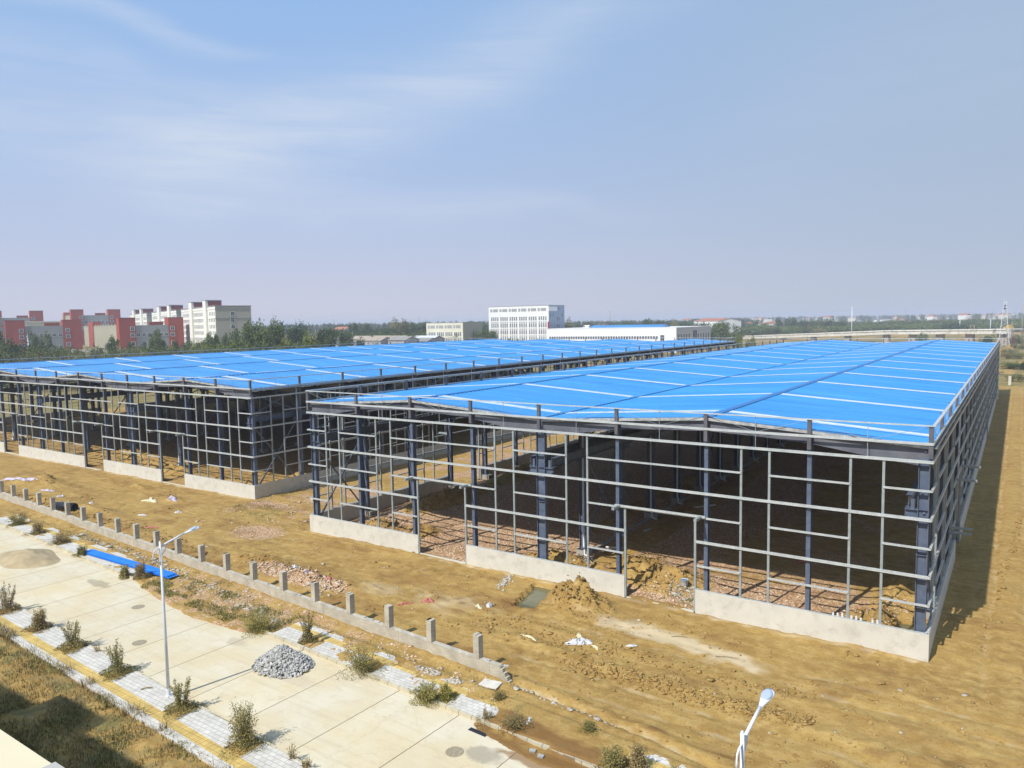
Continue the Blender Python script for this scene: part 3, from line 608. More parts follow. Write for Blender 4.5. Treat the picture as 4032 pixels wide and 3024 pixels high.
        mb.obj('ridge_cap', MS['cap'], root)
        # barge trim at both ends
        for y in (.06, LB+.16):
            mb = MB()
            for xa, xb in ((-24*s-.1, -24*s-12), (-24*s-12, -24*s-23.9)):
                mb.beam((xa, y, zroof(xa)-.09), (xb, y, zroof(xb)-.09), .03, .18)
            mb.obj('edge_trim', MS['fascia'], root)
    for s in range(nsp+1):
        x = 0 if s == 0 else (-24*nsp if s == nsp else -24*s)
        mb = MB(); w_ = .20; xc = x+(.05 if s == 0 else -.05 if s == nsp else 0)
        mb.box(xc-w_, xc+w_, .1, LB+.15, ze-.14, ze-.10); mb.box(xc-w_-.01, xc-w_, .1, LB+.15, ze-.14, ze+.0); mb.box(xc+w_, xc+w_+.01, .1, LB+.15, ze-.14, ze+.0)
        mb.obj('gutter', MS['galvd' if s in (0, nsp) else 'roof'], root)
    # translucent strips
    st = []
    for s in range(nsp):
        for sg in (0, 1):
            xa, xb = (-24*s-.35, -24*s-11.6) if not sg else (-24*s-12.4, -24*s-23.65)
            for k in range(13):
                y0 = Y0+12.55*k+(1.2 if nsp > 2 and (s*2+sg) % 2 else 0)
                if y0+1.1 > LB: continue
                v, f = [], []
                for x in (xa, xb):
                    z = zroof(x)+.0
                    v += [(x, y0, z+.05), (x, y0+.06, z+.075), (x, y0+.36, z+.075), (x, y0+.39, z+.03), (x, y0+.47, z+.03), (x, y0+.50, z+.075), (x, y0+.80, z+.075), (x, y0+.86, z+.05)]
                f = [(i, i+1, 8+i+1, 8+i) for i in range(7)]
                if xa > xb: f = [tuple(reversed(q)) for q in f]
                mb = MB(); mb.add(v, f); st.append((((xa+xb)/2, y0, 12), mb))
    parts(root, 'skylight_strip', st, MS['sky_strip'], 99)
    # parapet posts and rails
    zt_ = ZT+dz; po = []
    def post(x, y, w=.22, d=.18):
        mb = MB(); mb.box(x-w/2, x+w/2, y-d/2, y+d/2, 10.85+dz, zt_-.06); mb.box(x-w/2-.02, x+w/2+.02, y-d/2-.02, y+d/2+.02, zt_-.06, zt_-.045); return ((x, y, 12), mb)
    for i in range(nbx+1): po += [post(-6*i+(.0), -.02), post(-6*i, LB+.02)]
    for j in range(1, nb): po += [post(0, j*SY, .18, .22), post(-W, j*SY, .18, .22)]
    parts(root, 'parapet_post', po, MS['post'], 95)
    ra = []
    def rail(a, b, z, w, h): mb = MB(); mb.beam((*a, z), (*b, z), w, h); mid = ((a[0]+b[0])/2, (a[1]+b[1])/2, z); return (mid, mb)
    e = .12
    for a, b in (((e, -e), (-W-e, -e)), ((e, LB+e), (-W-e, LB+e)), ((e, -e+.1), (e, LB+e)), ((-W-e, -e+.1), (-W-e, LB+e))):
        ra.append(rail(a, b, zt_, .10 if a[0] != b[0] else .16, .07)); ra.append(rail(a, b, 11.62+dz, .06, .14))
    # tie rods and crossed wires between the parapet rails
    parts(root, 'parapet_rail', ra, MS['galv'])
    ti = []
    for i in range(nbx):
        for y in (-.06,):
            mb = MB(); x = -6*i-3; mb.beam((x, y, LV[6]+dz), (x, y, zt_), .03, .03); ti.append(((x, y, 11), mb))
            mb = MB(); mb.beam((-6*i-.1, y-.01, zt_-.08), (x, y-.01, 11.65+dz), .018, .018); mb.beam((-6*i-5.9, y-.02, zt_-.08), (x, y-.02, 11.65+dz), .018, .018); ti.append(((x, y, 11), mb))
    for j in range(nb):
        for x in (0, -W):
            mb = MB(); y = j*SY+SY/2; mb.beam((x, y, LV[6]+dz), (x, y, zt_), .03, .03)
            mb.beam((x, j*SY+.1, zt_-.08), (x, y, 11.65+dz), .018, .018); mb.beam((x, j*SY+SY-.1, zt_-.08), (x, y, 11.65+dz), .018, .018); ti.append(((x, y, 11), mb))
    parts(root, 'tie_rod', ti, MS['galvd'], 95)
    # cladding rails: main girts, short girts, mullions, all on the outer face
    gi = []; mu = []; bw = []; jm = []
    GH, GD = .15, .07
    def wall_line(P, Nn, nbay, step, doors, rear=False, sgn=1):
        """P(t, d): point at distance t along the wall and d outward."""
        full = nbay*step
        def g(t0, t1, z, h=GH, d=.10):
            mb = MB(); a, b = P(t0, d), P(t1, d); mb.beam((*a, z), (*b, z), GD+.04, h)
            mb.beam((*P(t0, d+.055), z+h*.33), (*P(t1, d+.055), z+h*.33), .012, .03); gi.append(((*P((t0+t1)/2, 0), z), mb))
        dz_ = dz
        g(-.12, full+.12, LV[6]+dz_); g(-.12, full+.12, LV[4])
        # runs of wall between doors
        runs = []; t = 0
        for d in doors: runs.append((t, d)); t = d+1
        runs.append((t, nbay))
        for a, b in runs:
            if b <= a: continue
            t0 = a*step-(.12 if a == 0 else .58); t1 = b*step+(.12 if b == nbay else .58)
            g(t0, t1, LV[2]); g(t0, t1, LV[0]+.03, .06)
            bw.append((t0, t1))
            if a > 0: jm.append(t0-.04)
            if b < nbay: jm.append(t1+.04)
        for i in range(nbay):
            if i in doors: continue
            c = i*step+step/2
            for t in (c-.82, c+.82):
                mb = MB(); a = P(t, .04); mb.beam((*a, ZW+.05), (*a, LV[6]+dz_-.05), .13, .10, up=(*Nn, 0)); mu.append(((*a, 6), mb))
        for z, skip in ((LV[1], True), (LV[3], True), (LV[5], False)):
            cur = -.12
            for i in range(nbay+1):
                isd = i < nbay and i in doors
                if i == nbay: g(cur, full+.12, z, .10) if cur < full else None; break
                c = i*step+step/2
                if isd:
                    if skip:
                        g(cur, i*step+(-.0 if z != LV[1] else .5), z, .10); cur = (i+1)*step-(.0 if z != LV[1] else .5)
                else:
                    g(cur, c-.82, z, .10); cur = c+.82
    wall_line(lambda t, d: (-t, -d), (0, -1), nbx, 6, doors_f)
    nfb = len(bw); bwf = list(bw); jf = list(jm); bw.clear(); jm.clear()
    wall_line(lambda t, d: (d, t), (1, 0), nb, SY, doors_s)
    bws = list(bw); js = list(jm); bw.clear(); jm.clear()
    wall_line(lambda t, d: (-W-d, t), (-1, 0), nb, SY, doors_s)
    jl = list(jm); bw.clear(); jm.clear()
    wall_line(lambda t, d: (-t, LB+d), (0, 1), nbx, 6, [])
    parts(root, 'girt', gi, MS['galv'], 95); parts(root, 'mullion', mu, MS['galvd'], 95)
    # door jambs, lintels, canopy arms
    ja = []; li = []; ar = []
    for t in jf: mb = MB(); mb.box(-t-.07, -t+.07, -.14, -.02, -.1, LV[3]-.06); ja.append(((-t, 0, 3), mb))
    for d in doors_f:
        mb = MB(); mb.box(-6*d-6.1, -6*d+.1, -.14, -.02, LV[3]-.05, LV[3]+.06); mb.box(-6*d-6.05, -6*d+.05, -.30, -.20, LV[3]+.05, LV[3]+.18); li.append(((-6*d-3, 0, 6), mb))
        for x in (-6*d-.25, -6*d-5.75): mb = MB(); mb.box(x-.09, x+.09, -1.15, -.12, LV[3]+.0, LV[3]+.16); ar.append(((x, 0, 6), mb))
    for sx, tt in ((.0, js), (-W, jl)):
        sg = 1 if sx == 0 else -1
        for t in tt: mb = MB(); a, b = sorted((sx+sg*.02, sx+sg*.14)); mb.box(a, b, t-.07, t+.07, -.1, LV[3]-.06); ja.append(((sx, t, 3), mb))
        for d in doors_s:
            a, b = sorted((sx+sg*.02, sx+sg*.14)); mb = MB(); mb.box(a, b, SY*d-.1, SY*d+SY+.1, LV[3]-.05, LV[3]+.06); li.append(((sx, SY*d, 6), mb))
            for y in (SY*d+.25, SY*d+SY-.25): a, b = sorted((sx+sg*.1, sx+sg*1.42)); mb = MB(); mb.box(a, b, y-.09, y+.09, LV[3], LV[3]+.16); ar.append(((sx, y, 6), mb))
    if nsp == 2:
        for y in (13.2, 14.5): mb = MB(); mb.box(.1, 1.42, y-.08, y+.08, 3.66, 3.8); ar.append(((0, y, 3), mb))
    parts(root, 'door_jamb', ja, MS['galvd']); parts(root, 'door_lintel', li, MS['galv']); parts(root, 'canopy_arm', ar, MS['galvd'])
    # rendered base walls
    def bwall(x0, x1, y0, y1, zb=-.45):
        mb = MB(); mb.box(x0, x1, y0, y1, zb, ZW); return mb.obj('base_wall', MS['conc'], root)
    for i, (a, b) in enumerate(bwf): bwall(-b-(.06 if b >= 6*nbx else 0), -a+(.06 if a <= 0 else 0), -.18, .06)
    for i, (a, b) in enumerate(bws):
        bwall(-.06, .18, max(a, .06), min(b, LB)); bwall(-W-.18, -W+.06, max(a, .06), min(b, LB))
    bwall(-W-.18, .18, LB, LB+.2)
    for d in doors_f: mb = MB(); mb.box(-6*d-5.4, -6*d-.6, -.14, .04, -.3, .07); mb.obj('door_sill', MS['conc'], root)
    # footings and downpipes at inner columns
    fo = []; dp = []
    for s in range(nsp+1):
        for j in range(nb+1):
            x = -24*s; y = j*SY
            if s in (0, nsp): x += .3*(-1 if s == 0 else 1)
            y += .55 if j == 0 else -.55 if j == nb else 0; mb = MB(); mb.box(x-.5+(-.3 if s == 0 else .3 if s == nsp else 0), x+.5+(-.3 if s == 0 else .3 if s == nsp else 0), y-.42, y+.42, -.5, .52); fo.append(((x, y, 0), mb))
            if j == 0: continue
            if 0 < s < nsp:
                mb = MB(); mb.tube([(x+.12, y-.34, ze-.2), (x+.12, y-.34, .75), (x+.3, y-.5, .55), (x+.3, y-.55, .25), (x+.95, y-.7, .12)], .075, 8); dp.append(((x, y, 6), mb))
            elif s == 0:
                mb = MB(); mb.tube([(-.12, y-.4, ze-.2), (-.12, y-.4, .3)], .07, 8); dp.append(((x, y, 6), mb))
    parts(root, 'footing', fo, MS['conc2'], 95); parts(root, 'downpipe', dp, MS['pvc'], 95, True)
    # ground beams between inner footings
    for s in range(1, nsp): mb = MB(); mb.box(-24*s-.14, -24*s+.14, .5, LB-.5, -.2, .12); mb.obj('ground_beam', MS['conc2'], root)
    # crossed bracing in two bays of each column line
    br = []
    for s in range(nsp+1):
        for j in ((0, nb//2) if s in (0, nsp) else (1, 5, nb//2, nb-2)):
            x = -24*s+(-.3 if s == 0 else .3 if s == nsp else 0)
            for z0, z1 in ((.6, 7.9), (8.9, 11.2)):
                mb = MB()
                for ya, yb in ((j*SY+.2, j*SY+SY-.2), (j*SY+SY-.2, j*SY+.2)): mb.beam((x+(.05 if ya > yb else -.05), ya, z0), (x+(.05 if ya > yb else -.05), yb, z1), .11, .11)
                br.append(((x, j*SY, 5), mb))
    parts(root, 'brace', br, MS['column'])
    # sag bars low on the valley line, first bays of left column line
    return root
shed('steel_frame_shed', 'nearer steel frame shed with two blue roof gables, right of the gap', 0, 0, 2, ZT, [2, 5], [3, 13, 21], 6.4, 25, 3.0)
shed('steel_frame_shed', 'wider steel frame shed with four blue roof spans, left of the gap', -62.8, 5.0, 4, 12.7, [2, 5, 9, 12], [5, 15], 6.45, 25, 4.5)

# ------------------------------------------------------------------ low wall with brick pillars
wr = empty('low_brick_wall', (-100, yw(-100), 0), 'long low cement wall with a row of square brick pillars between street and sheds', 'wall', rz=-math.atan(.0663))
WLn = (100-17.9)/math.cos(math.atan(.0663))
mb = MB()
n = 16; cur = 0
while cur < WLn-.01:
    e_ = min(cur+6.8, WLn); mb = MB(); mb.box(cur+(.012 if cur else 0), e_, -.14, .14, -.4, .70); mb.box(cur+(.012 if cur else 0), e_, -.15, .15, .70, .735)
    o = mb.obj('wall_panel', MS['wallbrick'], wr); cur = e_
for k in range(9):                                       # toothed end courses
    mb = MB(); mb.box(WLn, WLn+.06+.075*(8-k)+(.05 if k % 2 else 0), -.13, .13, -.10+.09*k, -.10+.09*k+.075); mb.obj('brick_course', MS['wallbrick'], wr)
px0 = (-87.74+100)/math.cos(math.atan(.0663))
sp = 3.422
k = -3
for k in range(-3, 21):
    t = px0+k*sp+random.uniform(-.03, .03); mb = MB(); mb.box(t-.185, t+.185+random.uniform(-.012, .012), -.165, .20, .73, 1.98-.02*((k*7) % 3)); mb.box(t-.19, t-.02, -.17, .205, 1.96-.02*((k*7) % 3), 2.0-.02*((k*5) % 3)) if k % 3 else None
    mb.obj('pillar', MS['wallbrick'], wr)
def wallpt(t, y=0, z=.735):
    a = -math.atan(.0663); return (-100+t*math.cos(a)-y*math.sin(a), yw(-100)+t*math.sin(a)+y*math.cos(a), z)
BR = mat('loose_grey_brick', (.46, .455, .44), .9, 0, (.34, .34, .335), 5, rnd=.5, obj=True)
bme = MB(); bme.box(-.135, .135, -.065, .065, -.032, .032); bme = bme.mesh('brick', BR)
def brick(p, rz, label, group=None, rx=0, ry=0, name='loose_brick'):
    o = link(name, bme); o.location = p; o.rotation_euler = (rx, ry, rz); return tag(o, label, 'brick', group)
ORD = ['zeroth', 'first', 'second', 'third', 'fourth', 'fifth', 'sixth', 'seventh', 'eighth', 'ninth', 'tenth', 'eleventh', 'twelfth', 'thirteenth', 'fourteenth', 'fifteenth', 'sixteenth', 'seventeenth', 'eighteenth', 'nineteenth', 'twentieth']
for u, w_ in ((8.28, ''), (11.5, ''), (14.45, ''), (15.42, 'left '), (15.52, 'right '), (17.35, 'leftmost '), (17.56, 'middle '), (17.72, 'rightmost '), (20.2, 'left '), (20.55, 'right '), (1.35, ''), (2.5, 'left '), (2.7, 'right ')):
    brick(wallpt(px0+u*sp, random.uniform(-.05, .05), .763), random.uniform(-.3, .3)-.07, w_+'grey brick on the low wall, just left of %s pillar from its stepped end' % ORD[20-int(u)] if u < 20 else w_+'grey brick on the low wall beyond the last pillar', 'bricks on the low wall')
# heap of grey paving bricks
hx, hy = -28.75, -18.75
n_heap = 760; hp = []
for i in range(n_heap):
    a = random.uniform(0, 2*math.pi); r = random.random()**.62
    x = hx+math.cos(a)*r*1.75; y = hy+math.sin(a)*r*1.35; z = 1.25*max(0, 1-r**1.15)*(.8+.25*math.sin(3*a)*r)+.03
    hp.append((x, y, z, r))
hp.sort(key=lambda p: -(p[2]*1.2-(p[1]-hy)*.9))
core = MB()
ring = 22
cv = [(hx, hy, 1.1)]
for q in (.33, .62, .9):
    for j in range(ring): a = 2*math.pi*j/ring; cv.append((hx+math.cos(a)*q*1.6, hy+math.sin(a)*q*1.22, 1.08*max(0, 1-q**1.15)-.04))
fcs = [(0, 1+j, 1+(j+1) % ring) for j in range(ring)]+[(1+a*ring+j, 1+(a+1)*ring+j, 1+(a+1)*ring+(j+1) % ring, 1+a*ring+(j+1) % ring) for a in range(2) for j in range(ring)]
core.add(cv, fcs)
rest = core
for i, (x, y, z, r) in enumerate(hp):
    e_ = (random.gauss(0, .7), random.gauss(0, .7), random.uniform(0, 6.28))
    if i < 290:
        brick((x, y, z+.02), e_[2], 'small grey paving brick in the heap tipped on the concrete street', 'heap of grey paving bricks', e_[0], e_[1], 'paving_brick')
    else:
        Mx = Matrix.Translation((x, y, z)) @ Matrix.Rotation(e_[2], 4, 'Z') @ Matrix.Rotation(e_[1], 4, 'Y') @ Matrix.Rotation(e_[0], 4, 'X')
        b = MB(); b.box(-.12, .12, -.058, .058, -.027, .027); b.v = [tuple(Mx @ Vector(v)) for v in b.v]; rest.join(b)
tag(rest.obj('heaped_bricks', BR), 'mass of small grey bricks filling out the heap on the street', None, 'heap of grey paving bricks', 'stuff')

# ------------------------------------------------------------------ street lamps
def lamp(x, y, label, rz=0):
    r = empty('street_lamp', (x, y, .13), label, 'street lamp', 'white street lamps on the near pavement', rz)
    mb = MB(); mb.box(-.14, .14, -.14, .14, 0, .03); mb.tube([(0, 0, .03), (0, 0, .35)], .10, 10); mb.obj('base', MS['lamp'], r)
    mb = MB(); mb.tube([(0, 0, .03), (0, 0, 4), (0, 0, 7.8)], [.085, .07, .05], 12); mb.tube([(0, 0, 7.8), (0, 0, 7.83)], [.05, .02], 12); mb.obj('pole', MS['lamp'], r, True)
    mb = MB(); mb.tube([(0, -.02, 7.48), (0, .25, 7.62), (0, .85, 7.80), (0, 1.25, 7.92)], [.05, .048, .045, .045], 10); mb.obj('arm', MS['lamp'], r, True)
    mb = MB(); pts = [(0, .05+.0, 7.52)]
    for k in range(9): a = R(35+k*23); pts.append((0, -.02-.40*math.sin(a)*.9, 7.16+.36*math.cos(a)))
    pts[-1] = (0, -.02, 6.82); mb.tube(pts, .028, 8); mb.obj('scroll', MS['lamp'], r, True)
    mb = MB(); mb.tube([(0, 0, 7.05), (0, .22, 7.3), (0, .42, 7.66)], .02, 6); mb.obj('strut', MS['lamp'], r, True)
    # lamp head: teardrop shell
    v = []; ns, nr = 14, 16
    for i in range(ns):
        t = i/(ns-1); wd = .045+.135*math.sin(min(1, t*1.05)**1.3*math.pi*.5)*(1 if t < .72 else math.sqrt(max(0, 1-((t-.72)/.29)**2)))
        h_ = wd*.42+.01; yy = 1.18+t*.86; zz_ = 7.90+t*.15
        for j in range(nr): a = 2*math.pi*j/nr; v.append((math.cos(a)*wd, yy, zz_+math.sin(a)*h_))
    f = [(i*nr+j, i*nr+(j+1) % nr, (i+1)*nr+(j+1) % nr, (i+1)*nr+j) for i in range(ns-1) for j in range(nr)]+[tuple((ns-1)*nr+j for j in range(nr))]
    mb = MB(); mb.add(v, f); hd = mb.obj('lamp_head', MS['lamp'], r, True)
    v = []
    for k, (sc1, dz_) in enumerate(((1, .055), (.9, .085), (.5, .098))):
        for j in range(16): a = 2*math.pi*j/16; v.append((math.cos(a)*.145*sc1, 1.74+math.sin(a)*.24*sc1, 8.005+math.sin(a)*.045+dz_-.005))
    f = [(k*16+j, k*16+(j+1) % 16, (k+1)*16+(j+1) % 16, (k+1)*16+j) for k in range(2) for j in range(16)]+[tuple(32+j for j in range(16))]
    mb = MB(); mb.add(v, f); mb.obj('lens', MS['lens'], hd, True)
    return r
lamp(-30.72, -24.12, 'white street lamp standing full height on the pavement beside the concrete street', -.05)
lamp(-1.86, -25.75, 'white street lamp with only its top in view, over bare soil', -.07)

# ------------------------------------------------------------------ plants near the street
def leafmat(name, c1, c2, c3=None):
    m = mat(name, c1, .75, 0, c2, 1.6, 3, .35, .65, c3=c3, s3=6, spec=.2); p = m.node_tree.nodes['Principled BSDF']
    p.inputs['Subsurface Weight'].default_value = 0
    return m
_p = MS['sky_strip'].node_tree.nodes['Principled BSDF']; _p.inputs['Transmission Weight'].default_value = .35
ML = dict(olive=leafmat('olive_leaves', (.21, .195, .06), (.27, .235, .085), (.35, .29, .13)), green=leafmat('green_leaves', (.15, .16, .045), (.21, .195, .065), (.28, .24, .10)),
          brown=leafmat('dry_brown_leaves', (.30, .235, .105), (.23, .17, .07), (.38, .32, .17)), yellow=leafmat('yellow_green_leaves', (.29, .265, .07), (.22, .21, .055), (.40, .34, .14)),
          dark=leafmat('dark_shrub_leaves', (.16, .135, .05), (.21, .18, .065), (.27, .21, .09)), stem=mat('dry_stems', (.31, .24, .13), .9, 0, (.21, .16, .09), 5))
def shrub(x, y, kind, h, rad, col, label, n=900, seed=0, z=None):
    rg = np.random.default_rng(seed+int(abs(x)*97)); z = (max(gz(x, y), .05) if z is None else z)
    r = empty('shrub', (x, y, z-.03), label, 'shrub', 'wild shrubs growing along the street')
    st = MB(); pts = []
    ns = {'wisp': 26, 'bush': 46, 'spray': 34, 'tall': 11}[kind]
    for i in range(ns):
        a = rg.uniform(0, 2*math.pi); lean = {'wisp': .35, 'bush': .95, 'spray': 1.05, 'tall': .42}[kind]*rg.uniform(.1, 1)
        L_ = h*rg.uniform(.55, 1.0) if kind != 'bush' else h*rg.uniform(.8, 1.15)
        b = np.array([math.cos(a), math.sin(a), 0]); s0 = b*rg.uniform(0, .22)*rad+rg.normal(size=3)*[.05, .05, 0]
        q = [s0]; k = 6; ln = lean*.35
        for j in range(k):
            ln = min(1.5, ln+lean*(.12 if kind != 'bush' else .2)); stp = L_/k
            q.append(q[-1]+b*math.sin(ln)*stp*(rad/h if kind in ('bush', 'spray') else 1)*1.1+np.array([0, 0, math.cos(ln)*stp])+rg.normal(size=3)*.02)
        st.tube(q, [.012*(1-j/(k+1))+.004 for j in range(k+1)], 4, cap=False); q = np.array(q)
        # side twigs carry the leaves
        m_ = n//ns if kind != 'tall' else n//(2*ns)
        for t in rg.uniform(.12 if kind != 'tall' else .25, 1, m_):
            u = t*k; j = min(k-1, int(u)); p = q[j]*(1-u+j)+q[j+1]*(u-j)
            sp_ = {'wisp': .13, 'bush': .16, 'spray': .15, 'tall': .075}[kind]*(1.15-.6*t)*max(.7, rad)
            pts.append(p+rg.normal(size=3)*sp_)
    ob = st.obj('stem', ML['stem'], r)
    pts = np.array(pts); pts[:, 2] = np.abs(pts[:, 2])
    if True:                                             # low skirt of leaves
        k = n//3 if kind != 'tall' else n//2; a = rg.uniform(0, 6.28, k); rr = rad*np.sqrt(rg.random(k))*(.85 if kind != 'tall' else .95)*(1+.3*np.sin(a*3+seed))
        pts = np.concatenate([pts, np.stack([np.cos(a)*rr, np.sin(a)*rr, np.maximum(0, rg.random(k)*h*.36*(1.1-rr/rad))+.03], 1)])
    v, f = quads(pts, rg.uniform(.022, .055, len(pts)), rg, 0, .45)
    link('foliage', npmesh('foliage', v, f, ML[col]), r)
    return r
SH = [(-55.6, 'wisp', 1.5, .8, 'olive', 'tangled olive shrub at the left edge of the picture by the near kerb'),
 (-50.3, 'tall', 1.9, .7, 'brown', 'airy pale shrub in the leftmost pit of the near pavement'),
 (-45.4, 'wisp', 1.15, .7, 'brown', 'rounded rusty shrub in the near pavement, second pit from the left'),
 (-40.7, 'tall', 1.8, .65, 'olive', 'shrub with one tall seed head in the third near pavement pit'),
 (-35.3, 'tall', 1.6, .7, 'green', 'spiky green weeds in the pit left of the full height lamp'),
 (-28.9, 'tall', 1.45, .7, 'olive', 'upright weeds in the pit just right of the full height lamp base'),
 (-23.7, 'wisp', 1.9, .85, 'olive', 'largest leafy shrub on the near pavement, casting a feathery shadow on the street')]
for i, (x, k_, h_, r_, c_, l_) in enumerate(SH): shrub(x, yk(x)-.8, k_, h_*1.12, r_*1.35, c_, l_, 3600, i)
shrub(-21.2, yk(-21.2)-.12, 'tall', .9, .25, 'brown', 'small dry weed growing at the near kerb joint', 200, 30)
shrub(-20.2, yk(-20.2)-.15, 'wisp', .45, .3, 'brown', 'low scraggy weed at the foot edge of the picture on the near kerb', 200, 31)
shrub(-39.0, yk(-39)-.12, 'tall', .6, .25, 'brown', 'small weed on the kerb between third and fourth pits', 160, 32)
FS = [(-73.6, .9, 'bush', .95, .8, 'green', 'dark green bush at far kerb, leftmost'), (-68.8, .8, 'wisp', 1.0, .9, 'brown', 'brown feathery bush second from left on the far pavement'),
 (-63.7, .8, 'bush', .7, .85, 'brown', 'dome shaped brown bush beside the sand pile'), (-58.6, .3, 'wisp', .7, .6, 'green', 'green weeds at the left end of the blue sheets'),
 (-49.2, .5, 'wisp', 1.1, .6, 'brown', 'brown weed standing across the blue sheets'), (-50.3, -.1, 'wisp', .8, .5, 'olive', 'low olive weeds in front of the blue sheets'),
 (-33.6, .1, 'bush', .9, 1.0, 'yellow', 'yellow green bush growing from soil left of the brick heap'), (-29.9, .75, 'tall', 1.75, .45, 'dark', 'tall dark narrow shrub behind the brick heap'),
 (-24.4, .2, 'spray', 1.5, 1.15, 'olive', 'large spreading feathery shrub right of the brick heap'), (-19.6, -.1, 'bush', .8, .62, 'yellow', 'bright green grassy clump overhanging the far kerb'),
 (-18.8, .6, 'wisp', .75, .55, 'yellow', 'pale straw coloured clump behind the green one on the far pavement'), (-16.6, 2.0, 'wisp', .35, .8, 'dark', 'low dark brown scrub beside the pale slab'),
 (-16.1, .25, 'tall', .6, .55, 'brown', 'leafless twiggy bush on the far kerb'), (-14.6, .5, 'bush', .50, .72, 'dark', 'dense round dark bush on the far pavement'),
 (-9.5, .4, 'wisp', .95, .85, 'olive', 'broad olive shrub near the foot of the picture by the wet mud'), (-8.6, 1.0, 'wisp', 1.1, .5, 'brown', 'brown shrub behind the olive one near the muddy patch'),
 (-11.6, 2.1, 'wisp', .4, .45, 'green', 'tuft of green grass on soil above the mud'), (-7.2, 1.5, 'wisp', .35, .4, 'green', 'small green tuft rightmost on the far verge'), (-5.4, 1.9, 'tall', .4, .3, 'green', 'tiny green sprig on bare soil near the short lamp')]
for i, (x, dy, k_, h_, r_, c_, l_) in enumerate(FS): shrub(x, yf(x)+dy, k_, h_*1.1, r_*1.25, c_, l_, 2800 if h_ > .6 else 700, 50+i, z=max(.1, gz(x, yf(x)+dy)))
# rough grass between the pavement and the viewer's building, and along the verges
def grass(name, pts, hgt, col, label, seed, wd=.012, lean=.5):
    rg = np.random.default_rng(seed); n = len(pts); base = np.asarray(pts)
    a = rg.uniform(0, 2*np.pi, n); h_ = hgt*rg.uniform(.4, 1.15, n); d = np.stack([np.cos(a), np.sin(a)], 1)
    l = rg.uniform(0, lean, n)*h_; s = np.stack([-d[:, 1], d[:, 0], np.zeros(n)], 1)*(wd*rg.uniform(.6, 1.6, n))[:, None]
    mid = base+np.concatenate([d*(l*.35)[:, None], (h_*.55)[:, None]], 1); tip = base+np.concatenate([d*l[:, None], h_[:, None]], 1)
    v = np.stack([base-s, base+s, mid+s*.8, mid-s*.8], 1).reshape(-1, 3); v2 = np.stack([mid-s*.8, mid+s*.8, tip+s*.15, tip-s*.15], 1).reshape(-1, 3)
    v = np.concatenate([v, v2]); f = np.arange(len(v)).reshape(-1, 4)
    return tag(link(name, npmesh(name, v, f, ML[col])), label, None, None, 'stuff')
def scatter(n, x0, x1, fy0, fy1, keep, seed):
    rg = np.random.default_rng(seed); x = rg.uniform(x0, x1, n); t = rg.random(n); y = fy0(x)*(1-t)+fy1(x)*t
    k = rg.random(n) < keep(x, y); x, y = x[k], y[k]; return np.stack([x, y, height(x, y)-.02], 1)
dens = lambda s, o, q: (lambda x, y: np.clip(q+1.6*fbm(x*s+o, y*s, 3), 0, 1))
P_ = scatter(130000, -60, -14, lambda x: yk(x)-2.2, lambda x: yk(x)-8.5+0*x, dens(.8, 3, .5), 1)
grass('rough_grass', P_[::2], .20, 'brown', 'dry brown rough grass covering the bank in front of the near pavement', 2)
grass('green_weeds', scatter(80000, -60, -14, lambda x: yk(x)-2.1, lambda x: yk(x)-7.5, dens(.55, 40, .12), 3), .24, 'olive', 'olive green weeds among the dry grass of the near bank', 4, .02, .8)
P_ = scatter(9000, -60, -14, lambda x: yk(x)-1.95, lambda x: yk(x)-2.7, dens(.9, 70, .05), 5)
grass('bank_weeds', P_, .55, 'brown', 'taller dry weeds leaning over the outer edge of the near pavement', 6, .014, 1.2)
P_ = scatter(14000, -80, -18, lambda x: yf(x)+2.0, lambda x: yw(x)-.5, dens(1.1, 9, -.12), 7)
grass('verge_grass', P_, .16, 'olive', 'short patchy grass on the verge below the low wall', 8, .015, .8)
P_ = np.concatenate([scatter(22000, -48, -33, lambda x: yf(x)-.5, lambda x: yf(x)+2.6, dens(1.0, 19, .2), 9), scatter(3000, -62, -54, lambda x: 0*x-1, lambda x: 0*x+4, dens(1, 4, .05), 10),
                     scatter(2500, -15.5, -11.8, lambda x: 0*x+.4, lambda x: 0*x+1.6, dens(1.5, 4, .1), 11), scatter(4000, -62.2, -60.4, lambda x: 0*x+2, lambda x: 0*x+26, dens(1, 4, .1), 12)])
grass('patchy_grass', P_, .17, 'olive', 'thin green grass patches on the bare soil', 13, .018, .8)

# ------------------------------------------------------------------ clods, stones, rubble
def rocks(name, pts, size, mats, seed, label, flat=.75, sides=None):
    rg = np.random.default_rng(seed); n = len(pts)
    bm = bmesh.new(); bmesh.ops.create_icosphere(bm, subdivisions=1, radius=1); bv = np.array([v.co for v in bm.verts]); bf = np.array([[v.index for v in f.verts] for f in bm.faces]); bm.free()
    sz = size*np.exp(rg.normal(0, .45, n)); v = bv[None]*(1+.34*rg.normal(size=(n, len(bv), 1)))
    if sides: v = np.sign(v)*np.abs(v)**.5
    sc3 = np.stack([rg.uniform(.7, 1.3, n), rg.uniform(.6, 1.1, n), rg.uniform(.4, .8, n)*flat], 1); v = v*sc3[:, None]*sz[:, None, None]
    a = rg.uniform(0, 6.28, n); c, s = np.cos(a)[:, None], np.sin(a)[:, None]
    v = np.stack([v[..., 0]*c-v[..., 1]*s, v[..., 0]*s+v[..., 1]*c, v[..., 2]], -1)+np.asarray(pts)[:, None]+np.array([0, 0, 1])*(sz*.2)[:, None, None]
    f = (bf[None]+(np.arange(n)*len(bv))[:, None, None]).reshape(-1, 3)
    return tag(link(name, npmesh(name, v.reshape(-1, 3), f, mats)), label, None, None, 'stuff')
